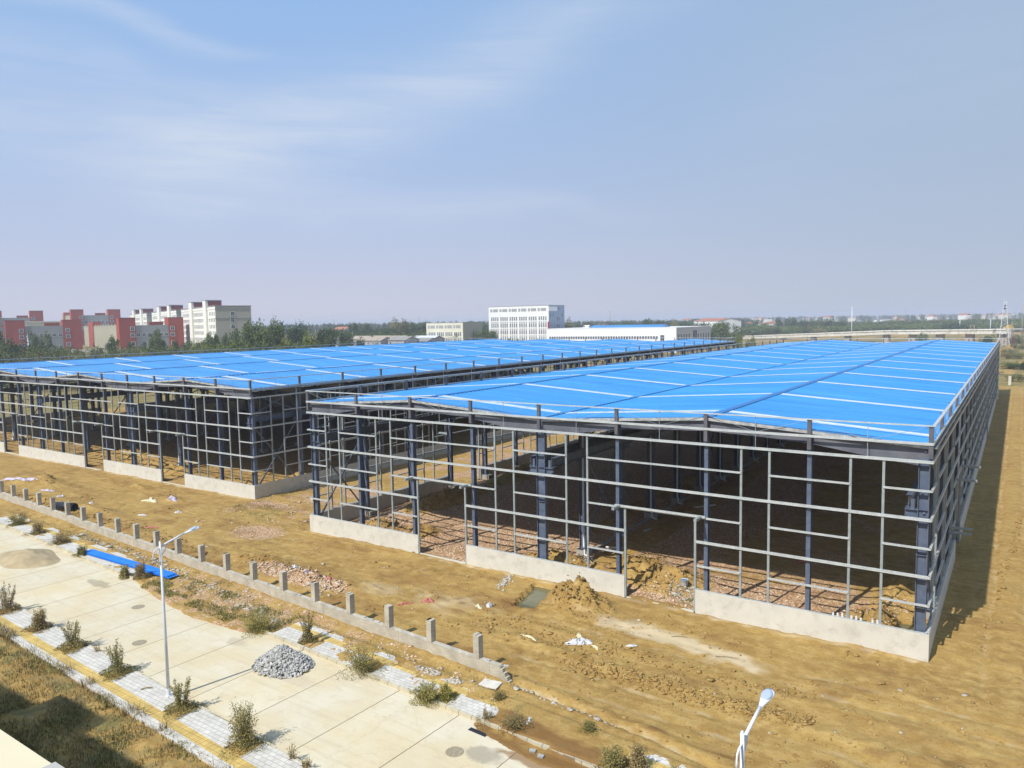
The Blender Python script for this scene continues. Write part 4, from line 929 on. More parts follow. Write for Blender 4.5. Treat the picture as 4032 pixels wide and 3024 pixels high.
CL = mat('soil_clods', (.33, .21, .066), .95, 0, (.245, .148, .042), 1.5, bump=.02, bscale=12, c3=(.46, .34, .15), s3=5)
PK = mat('crushed_brick', (.52, .37, .25), .95, 0, (.62, .53, .41), 9, 2, .45, .55, c3=(.42, .22, .14), s3=13)
GS = mat('pale_rubble', (.46, .42, .35), .95, 0, (.34, .31, .26), 6, c3=(.55, .52, .46), s3=11)
def line_pts(n, xa, ya, xb, yb, sd, seed, zoff=0):
    rg = np.random.default_rng(seed); t = rg.random(n); x = xa+(xb-xa)*t+rg.normal(size=n)*.15; y = ya+(yb-ya)*t+rg.normal(size=n)*sd+.25*fbm(x*.4, x*0, 2)
    return np.stack([x, y, height(x, y)+zoff], 1)
def disc(n, x, y, rx, ry, seed):
    rg = np.random.default_rng(seed); a = rg.uniform(0, 6.28, n); r = np.sqrt(rg.random(n)); X = x+np.cos(a)*r*rx; Y = y+np.sin(a)*r*ry
    return np.stack([X, Y, height(X, Y)], 1)
rocks('large_soil_clods', np.concatenate([line_pts(1000, -16, -10.4, -3.5, -9.7, .42, 1), line_pts(260, -15, -7.9, -4, -7.3, .5, 2), line_pts(300, -24, -8.3, -14, -8.0, .8, 3), disc(260, -19.6, -2.8, 1.7, 1.6, 4), disc(120, -18.4, -3.2, 1.6, 1.2, 5),
    disc(260, -2.8, 2.6, 1.6, 1.6, 6), disc(260, -15.9, 3.6, 2.7, 2.2, 7), disc(300, -24, 2.6, 3.2, 1.5, 8), disc(160, -42.3, 3.3, 2.6, 1.4, 9), disc(120, -38.5, 4.2, 1.5, 1.5, 10), disc(170, 6.2, 8, 1.8, 3, 11),
    line_pts(260, -46, -8.4, -34, -9.2, .5, 12), line_pts(350, -90, -7.4, -72, -8.0, .4, 13), line_pts(350, -72, -7.6, -50, -8.8, .5, 14), disc(130, -92, -2.7, 2.0, 1.2, 15), disc(60, -70.5, .3, 1.3, .6, 16), line_pts(200, 2.5, 3, 4.5, 40, .3, 17),
    disc(260, -19.5, 7.5, 1.6, 4.5, 18), disc(300, -44, 16, 1.8, 8, 19), disc(200, -21.6, 16, 1.3, 9, 20)]), .062, CL, 5, 'lumpy brown soil clods in ridges and on the heaps')
rocks('small_soil_clods', np.concatenate([scatter(15000, -30, 14, lambda x: 0*x-15.5, lambda x: 0*x-.6, lambda x, y: np.clip(.30+1.5*fbm(x*.5, y*.9+5, 3), 0, 1)*(y > -14.2-.05*(x+17)), 21),
    scatter(11000, -95, -28, lambda x: yw(x)+.4, lambda x: 0*x+3.5, lambda x, y: np.clip(.28+1.6*fbm(x*.3+61, y*.55+7, 3), 0, 1), 22), scatter(2500, .6, 9, lambda x: 0*x-1, lambda x: 0*x+34, lambda x, y: np.clip(.3+1.2*fbm(x*.8, y*.4, 3), 0, 1), 23)]), .042, CL, 6, 'small crumbs of soil strewn over the whole site')
rocks('crushed_brick_rubble', np.concatenate([scatter(9000, -47, -24.6, lambda x: 0*x+.3, lambda x: 0*x+9, lambda x, y: np.clip(.55+.9*fbm(x*.7, y*.7, 3), 0, 1), 31), scatter(6500, -17, -.8, lambda x: 0*x+.3, lambda x: 0*x+7, lambda x, y: np.clip(.5+.9*fbm(x*.7, y*.7, 3), 0, 1), 32),
    scatter(3500, -62, -49, lambda x: 0*x-4, lambda x: 0*x+9, lambda x, y: np.clip(.3+1.2*fbm(x*.5, y*.5, 3), 0, 1), 33), disc(2400, -38.6, -9.3, 4.8, 1.0, 34), scatter(3500, -50, -18, lambda x: yf(x)+.6, lambda x: yw(x)-.3, lambda x, y: np.clip(.3+1.4*fbm(x*1.1, y*1.1, 3), 0, 1), 35)]), .045, PK, 7, 'crushed pinkish brick hardcore on the shed floors and beside the wall')
rocks('pale_stone_rubble', np.concatenate([disc(160, -22.5, 3.2, 1.2, .8, 41), line_pts(110, -26.2, -1.0, -25.4, -3.0, .3, 42), disc(200, -13.9, 2.0, 1.3, 1.0, 43), line_pts(420, -66, -11.7, -46, -13.0, .35, 44), line_pts(120, -44, -13.6, -38, -14.0, .4, 45), line_pts(160, -38.5, -14.6, -33, -15.0, .25, 46),
    disc(90, -21.4, -15.3, .8, .35, 47), disc(60, -19.6, -15.5, .6, .2, 48), line_pts(60, -16.5, -13.9, -11, -14.6, .12, 49), scatter(300, -60, 6, lambda x: 0*x-12, lambda x: 0*x-1, lambda x, y: 0*x+.4, 50), disc(40, -35.5, -10, 2, .6, 51)]), .06, GS, 8, 'pale broken stone and mortar lumps lying about', .6, True)

# ------------------------------------------------------------------ small things on the ground
CW = mat('white_cloth', (.62, .64, .68), .8, 0, (.5, .52, .56), 4); CYW = mat('cream_foam', (.66, .60, .36), .85, 0, (.60, .58, .45), 4); CRD = mat('red_plastic_net', (.42, .10, .08), .7, 0, (.50, .22, .18), 5)
CPU = mat('lilac_patterned_sheet', (.55, .53, .62), .8, 0, (.38, .34, .52), 6); CBL = mat('dark_plastic', (.02, .022, .03), .4); CTN = mat('blue_bucket', (.09, .20, .36), .5); CGR = mat('green_plastic', (.10, .40, .22), .5)
def crumple(name, x, y, sx, sy, h, m_, label, cat, rz=0, seed=0, z=None, group=None):
    rg = np.random.default_rng(seed+int(abs(x)*31)); n = 17
    u, v = np.meshgrid(np.linspace(-1, 1, n), np.linspace(-1, 1, n)); a = np.arctan2(v, u); rr = np.maximum(abs(u), abs(v))
    rim = .72+.28*np.sin(a*2+seed)+.16*np.sin(a*5+seed*2)
    X = u*sx*rim; Y = v*sy*rim; Z = h*(1-rr**2)*(.3+1.4*vn((u+3)*2.2+seed, (v+3)*2.2))+.35*h*rg.random(u.shape)*(1-rr**4)
    X += .12*sx*rg.normal(size=X.shape)*.5; Y += .12*sy*rg.normal(size=X.shape)*.5
    c, s = math.cos(rz), math.sin(rz); WX = x+X*c-Y*s; WY = y+X*s+Y*c; base = (height(WX, WY) if z is None else z); base = np.maximum(base, 0 if z is None else -9)
    V = np.stack([WX.ravel()-x, WY.ravel()-y, (base+Z+.015).ravel()], 1); i = np.arange(n*n).reshape(n, n)
    F = np.stack([i[:-1, :-1].ravel(), i[:-1, 1:].ravel(), i[1:, 1:].ravel(), i[1:, :-1].ravel()], 1)
    V2 = V-[0, 0, .012]; k = n*n; ed = [(i[0, j], i[0, j+1]) for j in range(n-1)]+[(i[j, -1], i[j+1, -1]) for j in range(n-1)]+[(i[-1, j+1], i[-1, j]) for j in range(n-1)]+[(i[j+1, 0], i[j, 0]) for j in range(n-1)]
    F = np.concatenate([F, F[:, ::-1]+k, np.array([(b, a_, a_+k, b+k) for a_, b in ed])])
    o = link(name, npmesh(name, np.concatenate([V, V2]), F, m_)); o.location = (x, y, 0); return tag(o, label, cat, group)
crumple('plastic_sack', -16.55, -7.85, .72, .42, .22, CW, 'biggest crumpled white sack on bare soil below the middle doorway', 'sack', .3, 1)
crumple('foam_sheet', -15.5, -7.95, .35, .12, .06, CYW, 'curled yellow foam strip right of the biggest white sack', 'foam', -.5, 2)
crumple('foam_sheet', -16.9, -7.2, .32, .22, .14, CYW, 'yellow foam piece peeping out behind the biggest white sack', 'foam', -.5, 22)
crumple('foam_sheet', -19.3, -8.95, .62, .16, .06, CYW, 'thin cream foam strip lying alone between wall and facade', 'foam', -.1, 3)
crumple('foam_sheet', -24.6, -6.6, .34, .2, .1, CYW, 'cream foam sheet left of the flooded pit', 'foam', .2, 4)
crumple('plastic_sack', -24.1, -6.15, .30, .24, .17, CW, 'white and dark sack beside foam, left of the flooded pit', 'sack', .7, 5)
crumple('plastic_scrap', -13.9, -6.6, .32, .16, .05, CW, 'flat greyish plastic scrap right of the biggest white sack', 'litter', .2, 6)
crumple('plastic_net', -28.0, -7.6, .36, .28, .15, CRD, 'crumpled red netting on soil nearest the doorway mud', 'litter', .2, 7)
crumple('plastic_net', -29.0, -8.8, .5, .14, .07, CRD, 'faded red strip half buried in clods', 'litter', 1.0, 8)
crumple('plastic_net', -35.9, -9.0, .45, .28, .14, CRD, 'red bag on the crushed brick ridge', 'litter', -.1, 9)
crumple('cloth_bundle', -40.6, -8.1, .45, .22, .14, CW, 'whitish cloth on top of the crushed brick ridge', 'litter', -.2, 10)
crumple('cloth_bundle', -38.0, -9.2, .32, .22, .12, CPU, 'small pale cloth on the crushed brick slope', 'litter', .5, 11)
crumple('patterned_sheet', -95.3, -4.3, 3.3, .28, .16, CPU, 'long lilac patterned sheet lying over soil heap, far left', 'sheet', .16, 12)
crumple('patterned_sheet', -87.4, -4.5, 1.0, .32, .12, CPU, 'short lilac sheet right of the long one', 'sheet', .1, 13)
crumple('cloth_bundle', -83.0, -5.2, .35, .3, .16, CW, 'small white bundle alone between lilac sheet and foam heap', 'litter', .9, 14)
crumple('foam_sheet', -71.9, -1.4, .9, .5, .24, CYW, 'cream foam heap with white cloth near middle of left shed front', 'foam', .5, 15)
crumple('patterned_sheet', -69.8, -.1, .7, .25, .12, CPU, 'pale lilac cloth on the small soil bank', 'sheet', .4, 16)
crumple('cloth_bundle', -76.4, -5.2, .45, .2, .1, CW, 'white scrap right of the dark pipe, beyond the wall', 'litter', -.1, 17)
crumple('cloth_bundle', -64.8, -2.6, .34, .24, .12, CW, 'white scrap near right doorway of the left shed', 'litter', .1, 18)
crumple('cloth_bundle', -66.9, -5.0, .5, .2, .08, CW, 'pale flat scrap in the middle of the left soil yard', 'litter', .1, 19)
crumple('plastic_net', -61.8, -7.0, .55, .18, .07, CRD, 'faint reddish cloth in left soil yard', 'litter', .5, 20)
crumple('plastic_sack', -38.1, -29.3, .55, .42, .25, CW, 'bluish white sack in the shaded grass at lower left', 'sack', .3, 21)
crumple('cloth_bundle', -14.3, -16.6, .16, .42, .1, CW, 'rag hanging by the kerb beside the dense round bush', 'litter', .2, 23, z=.15)
crumple('plastic_scrap', 7.9, 1.0, .22, .16, .08, CW, 'white scrap at the right edge on bare earth', 'litter', .1, 24)
crumple('plastic_net', -9.2, 13.4, .5, .3, .12, CRD, 'red scrap on the shaded floor inside nearer shed', 'litter', .1, 25)
crumple('plastic_film', -28.1, 3.0, 1.1, .12, .07, CW, 'twisting white film on the left doorway floor', 'litter', -.7, 26)
mb = MB(); mb.box(-.52, .52, -.36, .36, 0, .05); mb.box(-.50, .50, -.34, .34, .05, .055); o = mb.obj('concrete_slab', mat('pale_slab', (.60, .58, .52), .8, 0, (.5, .48, .43), 3)); o.location = (-17.98, -14.53, gz(-17.98, -14.53)+.03); o.rotation_euler = (.03, -.02, .12); tag(o, 'pale square board lying on soil right of the wall end', 'slab')
mb = MB(); v = [(math.cos(a)*r_, math.sin(a)*r_, z_) for z_, r_ in ((0, .20), (.16, .235), (.40, .27), (.41, .28), (.41, .255), (.05, .19)) for a in np.linspace(0, 2*math.pi, 20, endpoint=False)]
mb.add(v, [(k*20+j, k*20+(j+1) % 20, (k+1)*20+(j+1) % 20, (k+1)*20+j) for k in range(5) for j in range(20)]+[tuple(range(100, 120))])
o = empty('bucket', (-14.4, 2.7, gz(-14.4, 2.7)), 'pale bucket with blue inside standing on brick rubble in the middle doorway', 'bucket'); bo = mb.obj('body', mat('grey_plastic', (.42, .44, .48), .5), o, True)
mb = MB(); mb.add([(math.cos(a)*.25, math.sin(a)*.25, .36) for a in np.linspace(0, 2*math.pi, 20, endpoint=False)], [tuple(range(20))]); mb.obj('contents', CTN, o)
# dark culvert pipe
mb = MB(); ax = Vector((.96, .28, 0)); c0 = Vector((-76.9, -8.35, .42)); nn = 24
for k, (t, r_) in enumerate(((0, .42), (2.4, .42), (2.4, .36), (0, .36))):
    for j in range(nn): a = 2*math.pi*j/nn; p = c0+ax*t+Vector((-.28, .96, 0))*math.cos(a)*r_+Vector((0, 0, 1))*math.sin(a)*r_; mb.v.append(tuple(p))
mb.f += [(k*nn+j, k*nn+(j+1) % nn, ((k+1) % 4)*nn+(j+1) % nn, ((k+1) % 4)*nn+j) for k in range(4) for j in range(nn)]; mb.m += [0]*(4*nn)
tag(mb.obj('culvert_pipe', CBL, None, True), 'short black pipe lying behind the pillared wall at left', 'pipe')
# white drain pipes lying on the shed floor
for i, (x, y, a, ln, lb) in enumerate(((-23.1, 3.6, .5, 1.1, 'short white drain pipe by the first inner footing'), (-22.4, 8.3, .2, 1.3, 'white drain pipe elbow on soil beside the second inner footing'), (-22.2, 14.2, 1.2, .8, 'white pipe fittings beside the third inner footing'), (-20.8, 24.6, .9, 2.2, 'broken white pipe lying farther back on the shaded floor'))):
    d = Vector((math.cos(a), math.sin(a), 0)); z = gz(x, y)+.09; mb = MB(); mb.tube([Vector((x, y, z))-d*ln/2, Vector((x, y, z)), Vector((x, y, z+.02))+d*ln/2+Vector((0, .12, 0))], .075, 10); tag(mb.obj('drain_pipe', MS['pvc'], None, True), lb, 'pipe')
# white pegs along the inside of the right base wall front
for i in range(9): mb = MB(); x = -4.6+.24*i+(.35 if i > 6 else 0); mb.box(x-.05, x+.05, .07, .12, 1.42, 1.62+.03*(i % 3)); tag(mb.obj('white_block', MS['pvc']), '%s from the left of the white blocks standing on the rightmost base wall' % ORD[i+1], 'block', 'row of white blocks')
# manhole covers
for x, y, lb in ((-43.86, -18.34, 'round iron manhole cover farther up the street'), (-38.34, -21.36, 'round iron manhole cover nearer the lamp'), (-15.83, -20.11, 'round manhole cover with cement splashes beside grey stain')):
    v, f = [], []; mb = MB(); nn = 28
    for r_, z_ in ((.40, .004), (.39, .012), (.33, .012), (.32, .006), (0.02, .006)):
        v += [(math.cos(2*math.pi*j/nn)*r_, math.sin(2*math.pi*j/nn)*r_, z_) for j in range(nn)]
    mb.add(v, [(k*nn+j, k*nn+(j+1) % nn, (k+1)*nn+(j+1) % nn, (k+1)*nn+j) for k in range(4) for j in range(nn)]+[tuple(range(4*nn, 5*nn))])
    o = mb.obj('manhole_cover', mat('manhole_iron', (.26, .21, .13), .7, .1, (.36, .32, .24), 9)); o.location = (x, y, .002); tag(o, lb, 'manhole')
# sand pile with old strips of trampled ridge
mb = MB(); n = 40; u = np.linspace(-1, 1, n); U_, V_ = np.meshgrid(u, u)
X = -61.8+U_*3.6; Y = -17.4+V_*2.1; rr = np.hypot(U_*1.0, V_*1.05+.12*np.sin(U_*4)); Z = .85*np.clip(1-rr**1.2, 0, 1)*(.85+.35*fbm(X*.8, Y*.8, 3))-.02; Z = Z*(1-.5*ss(-.1, -.9, U_))
Z += .05*fbm(X*3, Y*3, 3)*(rr < .9)
i = np.arange(n*n).reshape(n, n); Fq = np.stack([i[:-1, :-1].ravel(), i[:-1, 1:].ravel(), i[1:, 1:].ravel(), i[1:, :-1].ravel()], 1)
o = link('sand_pile', npmesh('sand_pile', np.stack([X.ravel()+61.8, Y.ravel()+17.4, np.maximum(Z, -.03).ravel()], 1), Fq, mat('builders_sand', (.42, .34, .21), .95, 0, (.34, .27, .165), 1.2, bump=.03, bscale=10), True)); o.location = (-61.8, -17.4, 0)
tag(o, 'low pile of brown builders sand on the concrete street at left', 'sand pile')
# stack of blue corrugated sheets
sr = empty('blue_sheet_stack', (-53, -14.1, .14), 'long stack of blue corrugated roof sheets on the far pavement', 'sheet stack', rz=0.018)
for k in range(6):
    L0 = -6.1+.05*k+random.uniform(0, .1); L1 = 5.6+(.35 if k < 3 else 0)+random.uniform(0, .3); w0 = .42; mb = MB(); prof = []
    for j in range(9): yy = -w0+j*.105; prof.append((yy, .035 if j % 2 else 0))
    sx = random.uniform(-.04, .04); v = []
    for xq in (L0, (L0+L1)/2, L1): v += [(xq, yy+sx+(.05*(xq > 5)), zz_+.028*k-.03*(xq > 5)) for yy, zz_ in prof]
    nn = len(prof); mb.add(v, [(q*nn+j, (q+1)*nn+j, (q+1)*nn+j+1, q*nn+j+1) for q in range(2) for j in range(nn-1)])
    e_ = mb.obj('sheet', mat('blue_sheet', (.012, .16, .62), .4, 0, (.02, .20, .72), .8) if k == 0 else bpy.data.materials['blue_sheet'], sr)
for xq in (-5, -1.5, 2.2, 5): mb = MB(); mb.box(xq-.05, xq+.05, -.45, .45, -.06, -.005); mb.obj('bearer', ML['stem'], sr)
shx = crumple('blue_sheet_scrap', -87, -12.6, 1.6, .35, .1, bpy.data.materials['blue_sheet'], 'end of a blue sheet at the left edge beyond the near street', 'sheet', .1, 27)
# sticks and a wooden off-cut
for x, y, a, ln, lb in ((-12.1, -4.0, .5, .9, 'thin brown stick on the pale lime dust'), (-8.9, -5.3, .3, 1.2, 'thin bent stick at the right end of the pale dust'), (-32.3, -24.35, .9, .55, 'short dark plank on white tiles left of the lamp base')):
    mb = MB(); z = max(gz(x, y), .13 if y < -20 else -9)+.03; d = Vector((math.cos(a), math.sin(a), 0)); c = Vector((x, y, z))
    mb.tube([c-d*ln/2, c+Vector((0, .04, .05)), c+d*ln/2], .02 if y > -20 else .03, 6); tag(mb.obj('stick', ML['stem']), lb, 'stick')
# two pavers by the kerb in the mud
for x, y, a, lb in ((-13.0, -18.35, .4, 'left'), (-12.5, -18.5, .2, 'right')):
    mb = MB(); mb.box(-.13, .13, -.1, .1, 0, .07); o = mb.obj('paving_block', BR); o.location = (x, y, .04); o.rotation_euler = (.1, .05, a); tag(o, lb+' one of two grey paving blocks in wet mud against the far kerb', 'paving block', 'blocks in the mud')
mb = MB(); mb.box(-.5, .5, -.12, .12, .0, .012); o = mb.obj('drain_opening', CBL); o.location = (-15.9, -18.35, .006); o.rotation_euler = (0, 0, -.06); tag(o, 'dark drain slot in the street below the far kerb', 'drain')

# ------------------------------------------------------------------ the viewer's own building (its ledge shows at the lower left)
vb = empty('viewpoint_building', (0, -43, 0), 'cream building under the viewer, its bright ledge cutting the lower left corner', 'building')
MC = mat('cream_plaster', (.66, .60, .42), .85, 0, (.60, .54, .38), .8); MC2 = mat('ledge_joint', (.40, .39, .36), .85)
mb = MB(); mb.box(-90, 45, -14, 0, -.5, 15.6); mb.obj('wall', MC, vb)
mb = MB(); mb.box(-90, 1.6, -14, 1.0, 15.62, 16.0); mb.obj('roof_ledge', MC, vb)
mb = MB(); mb.box(-90, 45, -14, -1.2, 16.0, 16.02); mb.obj('roof', MC2, vb)
mb = MB(); mb.box(-.62, -.50, -.95, 1.01, 16.0, 16.012); mb.obj('ledge_joint', MC2, vb)
mb = MB(); mb.box(-38.4, -34, -9, 1.0, 16.02, 17.35); mb.obj('stair_tower', MC, vb)

# ------------------------------------------------------------------ background buildings
def shift(a, b, f): return (a[0]+(b[0]-a[0])*f, a[1]+(b[1]-a[1])*f)
GL = MS['glass']; FR = MS['frame']
def win_mesh(w, h, fr=.12, name='window', bars=True, sill=False):
    mb = MB(); mb.box(-w/2, w/2, -.04, .04, 0, h, 1)
    for x0, x1, z0, z1 in ((-w/2-fr, -w/2, -fr, h+fr), (w/2, w/2+fr, -fr, h+fr), (-w/2, w/2, -fr, 0), (-w/2, w/2, h, h+fr)): mb.box(x0, x1, -.10, .06, z0, z1, 0)
    if bars: mb.box(-.05, .05, -.07, .05, 0, h*.66, 0); mb.box(-w/2, w/2, -.07, .05, h*.66, h*.66+.09, 0)
    if sill: mb.box(-w/2-.2, w/2+.2, -.25, .02, -fr-.1, -fr, 0)
    return mb.mesh(name, [FR, GL])
def block(name, corner, dirL, dirD, Lf, Ld, z0, z1, label, wallm, endm=None, parapet=.0, cat='building', group=None):
    """corner: near right corner of the sunny face; dirL along it to the left; dirD towards the back."""
    r = empty(name, (corner[0], corner[1], z0), label, cat, group, rz=math.atan2(-dirL[1], -dirL[0]))
    h = z1-z0; mb = MB(); mb.box(-Lf, 0, 0, Ld, -4, h); o = mb.obj('wall', wallm, r)
    if endm: mb = MB(); mb.box(0, .06, .0, Ld, -4, h); mb.obj('end_wall', endm, r)
    return r, h
def setwin(r, me, pts, face, cap=95, name='window'):
    """pts (u,z) on face 'front' (u = metres left of the corner) or 'side' (u = metres back)."""
    for k, (u, z) in enumerate(pts[:cap]):
        o = link(name, me, r)
        if face == 'front': o.location = (-u, -.02, z)
        else: o.location = (.10, u, z); o.rotation_euler = (0, 0, R(90))
    if pts[cap:]:
        v0 = np.array([v.co for v in me.vertices]); fs = [tuple(p.vertices) for p in me.polygons]; mi = [p.material_index for p in me.polygons]; mb = MB()
        for u, z in pts[cap:]:
            b = len(mb.v)
            if face == 'front': vv = v0+[-u, -.02, z]
            else: vv = np.stack([.10-v0[:, 1], u+v0[:, 0], z+v0[:, 2]], 1)
            mb.v += [tuple(q) for q in vv]; mb.f += [tuple(b+i for i in f) for f in fs]; mb.m += mi
        tag(mb.obj(name, [FR, GL], r), kind='stuff')
WH = mat('white_wall_paint', (.78, .77, .72), .85, 0, (.72, .71, .66), .15); GYE = mat('shaded_end_wall', (.40, .39, .32), .9, 0, (.37, .36, .30), .1)  # GYE: end walls turned from the sun, their shade painted in as grey
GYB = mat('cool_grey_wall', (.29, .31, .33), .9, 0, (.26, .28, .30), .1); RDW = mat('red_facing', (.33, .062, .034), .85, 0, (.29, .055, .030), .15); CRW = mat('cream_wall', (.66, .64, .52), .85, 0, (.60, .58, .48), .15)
WHX = mat('bright_white_wall', (.74, .75, .76), .8, 0, (.70, .71, .72), .12); DKR = mat('dark_red_roof', (.20, .05, .05), .8); TRIM = mat('grey_trim', (.30, .31, .31), .8)
eL = (-.9397, .3420); eD = (.3420, .9397)
# three dormitory blocks, stepped to the left
c1 = at(846, 1205.6, 400)[:2]; wn = win_mesh(1.15, 1.95, .05, 'dorm_window', True); wbig = win_mesh(1.9, 2.0, .22, 'stair_window')
DB = 5.0
dorm = (('white slab block with a wide grey end wall, nearest of the three stepped white blocks', c1, 80.5), ('white block in the middle of the three stepped white blocks', hit(696, eD, c1), 81), ('white block farthest left and smallest of the three stepped white blocks', hit(579, eD, c1), 74))
for q, (lb, c, Lf) in enumerate(dorm):
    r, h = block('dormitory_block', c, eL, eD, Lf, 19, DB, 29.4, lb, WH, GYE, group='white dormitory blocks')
    pts = []
    for fl in range(6):
        z = h-4.9-3.5*fl
        for u in list(np.arange(2.0, 14.5, 3.3)) + list(np.arange(23.6, 47.5, 2.9)) + list(np.arange(57.5, Lf-2, 3.1)): pts.append((float(u), z)) if z > .5 else None
    setwin(r, wn, sorted(pts, key=lambda p: -p[1]), 'front', 95 if q == 0 else 40)
    if q == 0: setwin(r, wbig, [(9.0, h-5.1-3.5*k) for k in range(5)], 'side', name='end_window')
    for z in (h-1.6, h-6.6, h-17.2): mb = MB(); mb.box(-Lf-.2, .2, -.22, .0, z, z+.35); mb.obj('ledge', WH, r); mb = MB(); mb.box(.0, .25, -.2, 19, z-.0, z+.35); mb.obj('ledge', TRIM, r)
    mb = MB(); mb.box(-Lf-.3, .3, -.3, 19.3, h, h+.35); mb.obj('roof_edge', TRIM, r)
    for u0, u1 in ((15.5, 22), (48.5, 55.5)):                  # stair towers with red side screens
        mb = MB(); mb.box(-u1, -u0, -1.1, 7.4, -4, h+3.4); t_ = mb.obj('stair_tower', WH, r); mb = MB(); mb.box(-u1-.2, -u0+.5, -1.2, 7.6, h+3.4, h+3.8); mb.obj('coping', TRIM, t_)
        mb = MB(); mb.box(-u0, -u0+.3, .3, 7.5, h+.2, h+3.4); mb.obj('roof_screen', DKR, t_)
# red and grey teaching blocks (long faces turned to the right)
w2 = win_mesh(1.9, 1.6, .18, 'class_window'); w1 = win_mesh(1.9, 2.3, .18, 'class_window')
def teach(label, pxs, D, zb, ztop, zred, fpx=None):
    """pxs: bearings of the tower/wing edges along the long face; fpx: bearing of the far end of the ribbed side wing."""
    c = at(pxs[0], 1270, D)[:2]
    r = empty('teaching_block', (c[0], c[1], zb), label, 'building', 'red and grey teaching blocks', rz=math.atan2(-eL[1], -eL[0]))
    us = [float((hit(p, eL, c)-c) @ np.array(eD)) for p in pxs]; h = ztop-zb; hr = zred-zb; a, b = us[1], us[2]-us[1]
    for q, (y0, y1) in enumerate(((0, us[1]), (us[2], us[3]))):
        mb = MB(); mb.box(-11, 0, y0, y1, -4, hr); t_ = mb.obj('red_tower', RDW, r)
        mb = MB(); mb.box(-11.1, .1, y0-.1, y1+.1, hr, hr+.25); mb.obj('coping', DKR, t_)
        wy = y1-(y1-y0)*.2 if q == 0 else y0+(y1-y0)*.25
        for z in (hr-7.2, hr-10.8, hr-15.8): o = link('window', wbig, t_); o.location = (.10, wy, z); o.rotation_euler = (0, 0, R(90))
    mb = MB(); mb.box(-10, -.5, a, a+b, -4, h); mb.obj('grey_wing', GYB, r)
    for k in range(6):
        u = a+b*(.07+.172*k); o = link('window', w1 if k in (2, 3) else w2, r); o.location = (-.42, u, h-6.3-(.7 if k in (2, 3) else 0)); o.rotation_euler = (0, 0, R(90))
        o = link('window', w2, r); o.location = (-.42, u, h-13.6); o.rotation_euler = (0, 0, R(90))
    mb = MB(); mb.box(-16, -12.5, a+b*.55, a+b*.97, h-2, h+2.0); mb.obj('roof_house', RDW, r)
    if fpx:
        frontL = float((hit(fpx, eD, c)-c) @ np.array(eL))-11
        mb = MB(); mb.box(-11-frontL, -11, 1.5, 11.5, -4, h); f_ = mb.obj('white_wing', CRW, r)
        n_ = max(3, int(frontL/4.2))
        for k in range(n_+1):
            x = -11.6-k*frontL/n_*.97; mb = MB(); mb.box(x-.3, x, .9, 1.5, -4, h+(1.0 if k % 3 == 0 else .2)); mb.obj('fin', CRW, f_)
            for z in (h-7, h-10.8, h-14.6):
                if k < n_: o = link('window', w2, f_); o.location = (x-1.95, 1.44, z)
        mb = MB(); mb.box(-11-frontL*.80, -11-frontL*.64, .6, 6, -4, hr-1); mb.obj('red_tower', RDW, r)
    return r
teach('long red and grey block at the far left, front row', (19, 97, 246, 320), 440, 5, 20.6, 24.0)
teach('red and grey block with ribbed cream side wing, right of the long one', (468, 533, 663, 722), 425, 5, 20.0, 24.2, 321)
teach('red and grey block standing behind, above the ribbed cream wing', (282, 331, 429, 476), 600, 5, 29.5, 34.0, 240)
teach('red and grey block behind at the far left edge', (-40, 9, 119, 172), 600, 5, 28.5, 34.0)
hb = at(95, 1268, 500); o = MB(); o.box(-3, 3, 0, 26, 0, 3.2); oo = o.obj('roof_hut', CRW); oo.location = (hb[0], hb[1], 20.5); oo.rotation_euler = (0, 0, R(-20)); tag(oo, 'cream roof hut on top of the long red and grey block', 'hut')
o = MB(); o.box(-3.6, 3.6, -.6, 26.6, 3.2, 3.6); o.obj('hut_roof', WHX, oo); o = MB(); o.box(-2.6, 2.6, .5, 25, -16, 0); o.obj('hut_base', CRW, oo)
# white office block and its cream neighbour
def office(label, c, Lf, Ld, zb, zt, rows, groups, per, wallm, sidem, base=True):
    r, h = block('office_block', c, (-1, 0), (0, 1), Lf, Ld, zb, zt, label, wallm, sidem)
    wm = win_mesh(.85, 2.3, .08, 'office_window'); sp_ = MB(); sp_.box(-.45, .45, -.06, .04, 0, 1.0); spm = sp_.mesh('spandrel_panel', [TRIM])
    gw = (Lf-2.0)/groups; top = h-9.0; pts = []; sps = []
    for fl in range(rows):
        z = top-4.3*fl if rows > 2 else h-8.1-4.3*fl
        for g_ in range(groups):
            for k in range(per): u = 1.2+gw*g_+(gw-.9)*(k+.5)/per; pts.append((u, z)); sps.append((u, z-1.75)) if fl < rows-1 else None
    setwin(r, wm, pts, 'front', 95)
    for u, z in sps[:95]: o = link('spandrel_panel', spm, r); o.location = (-u, -.02, z)
    # openings of the roof terrace: flat grey panels, the shade inside painted as colour
    for g_ in range(groups):
        for a_, b_ in ((.08, .62), (.70, .92)): mb = MB(); mb.box(-(1.2+gw*(g_+b_)), -(1.2+gw*(g_+a_)), -.05, .05, h-3.4, h-1.5); mb.obj('terrace_shade_panel', mat('terrace_shadow', (.30, .31, .31), .9) if 'terrace_shadow' not in bpy.data.materials else bpy.data.materials['terrace_shadow'], r)
    mb = MB(); mb.box(-Lf-.15, .15, -.15, Ld+.1, h, h+.25); mb.obj('roof_edge', TRIM, r)
    for g_ in range(groups+1): mb = MB(); x = -(1.0+gw*g_)+.3; mb.box(x-.45, x+.25, -.9, 0, -3, h-(9.0+4.3*(rows-1)+2.4 if rows > 2 else 14.5)); mb.obj('pier', wallm, r)
    return r, h
c = at(2159.6, 1202, 458)[:2]
MBL = mat('shaded_side_blue_grey', (.30, .36, .46), .9)  # white office end, its bluish shade painted into the wall colour
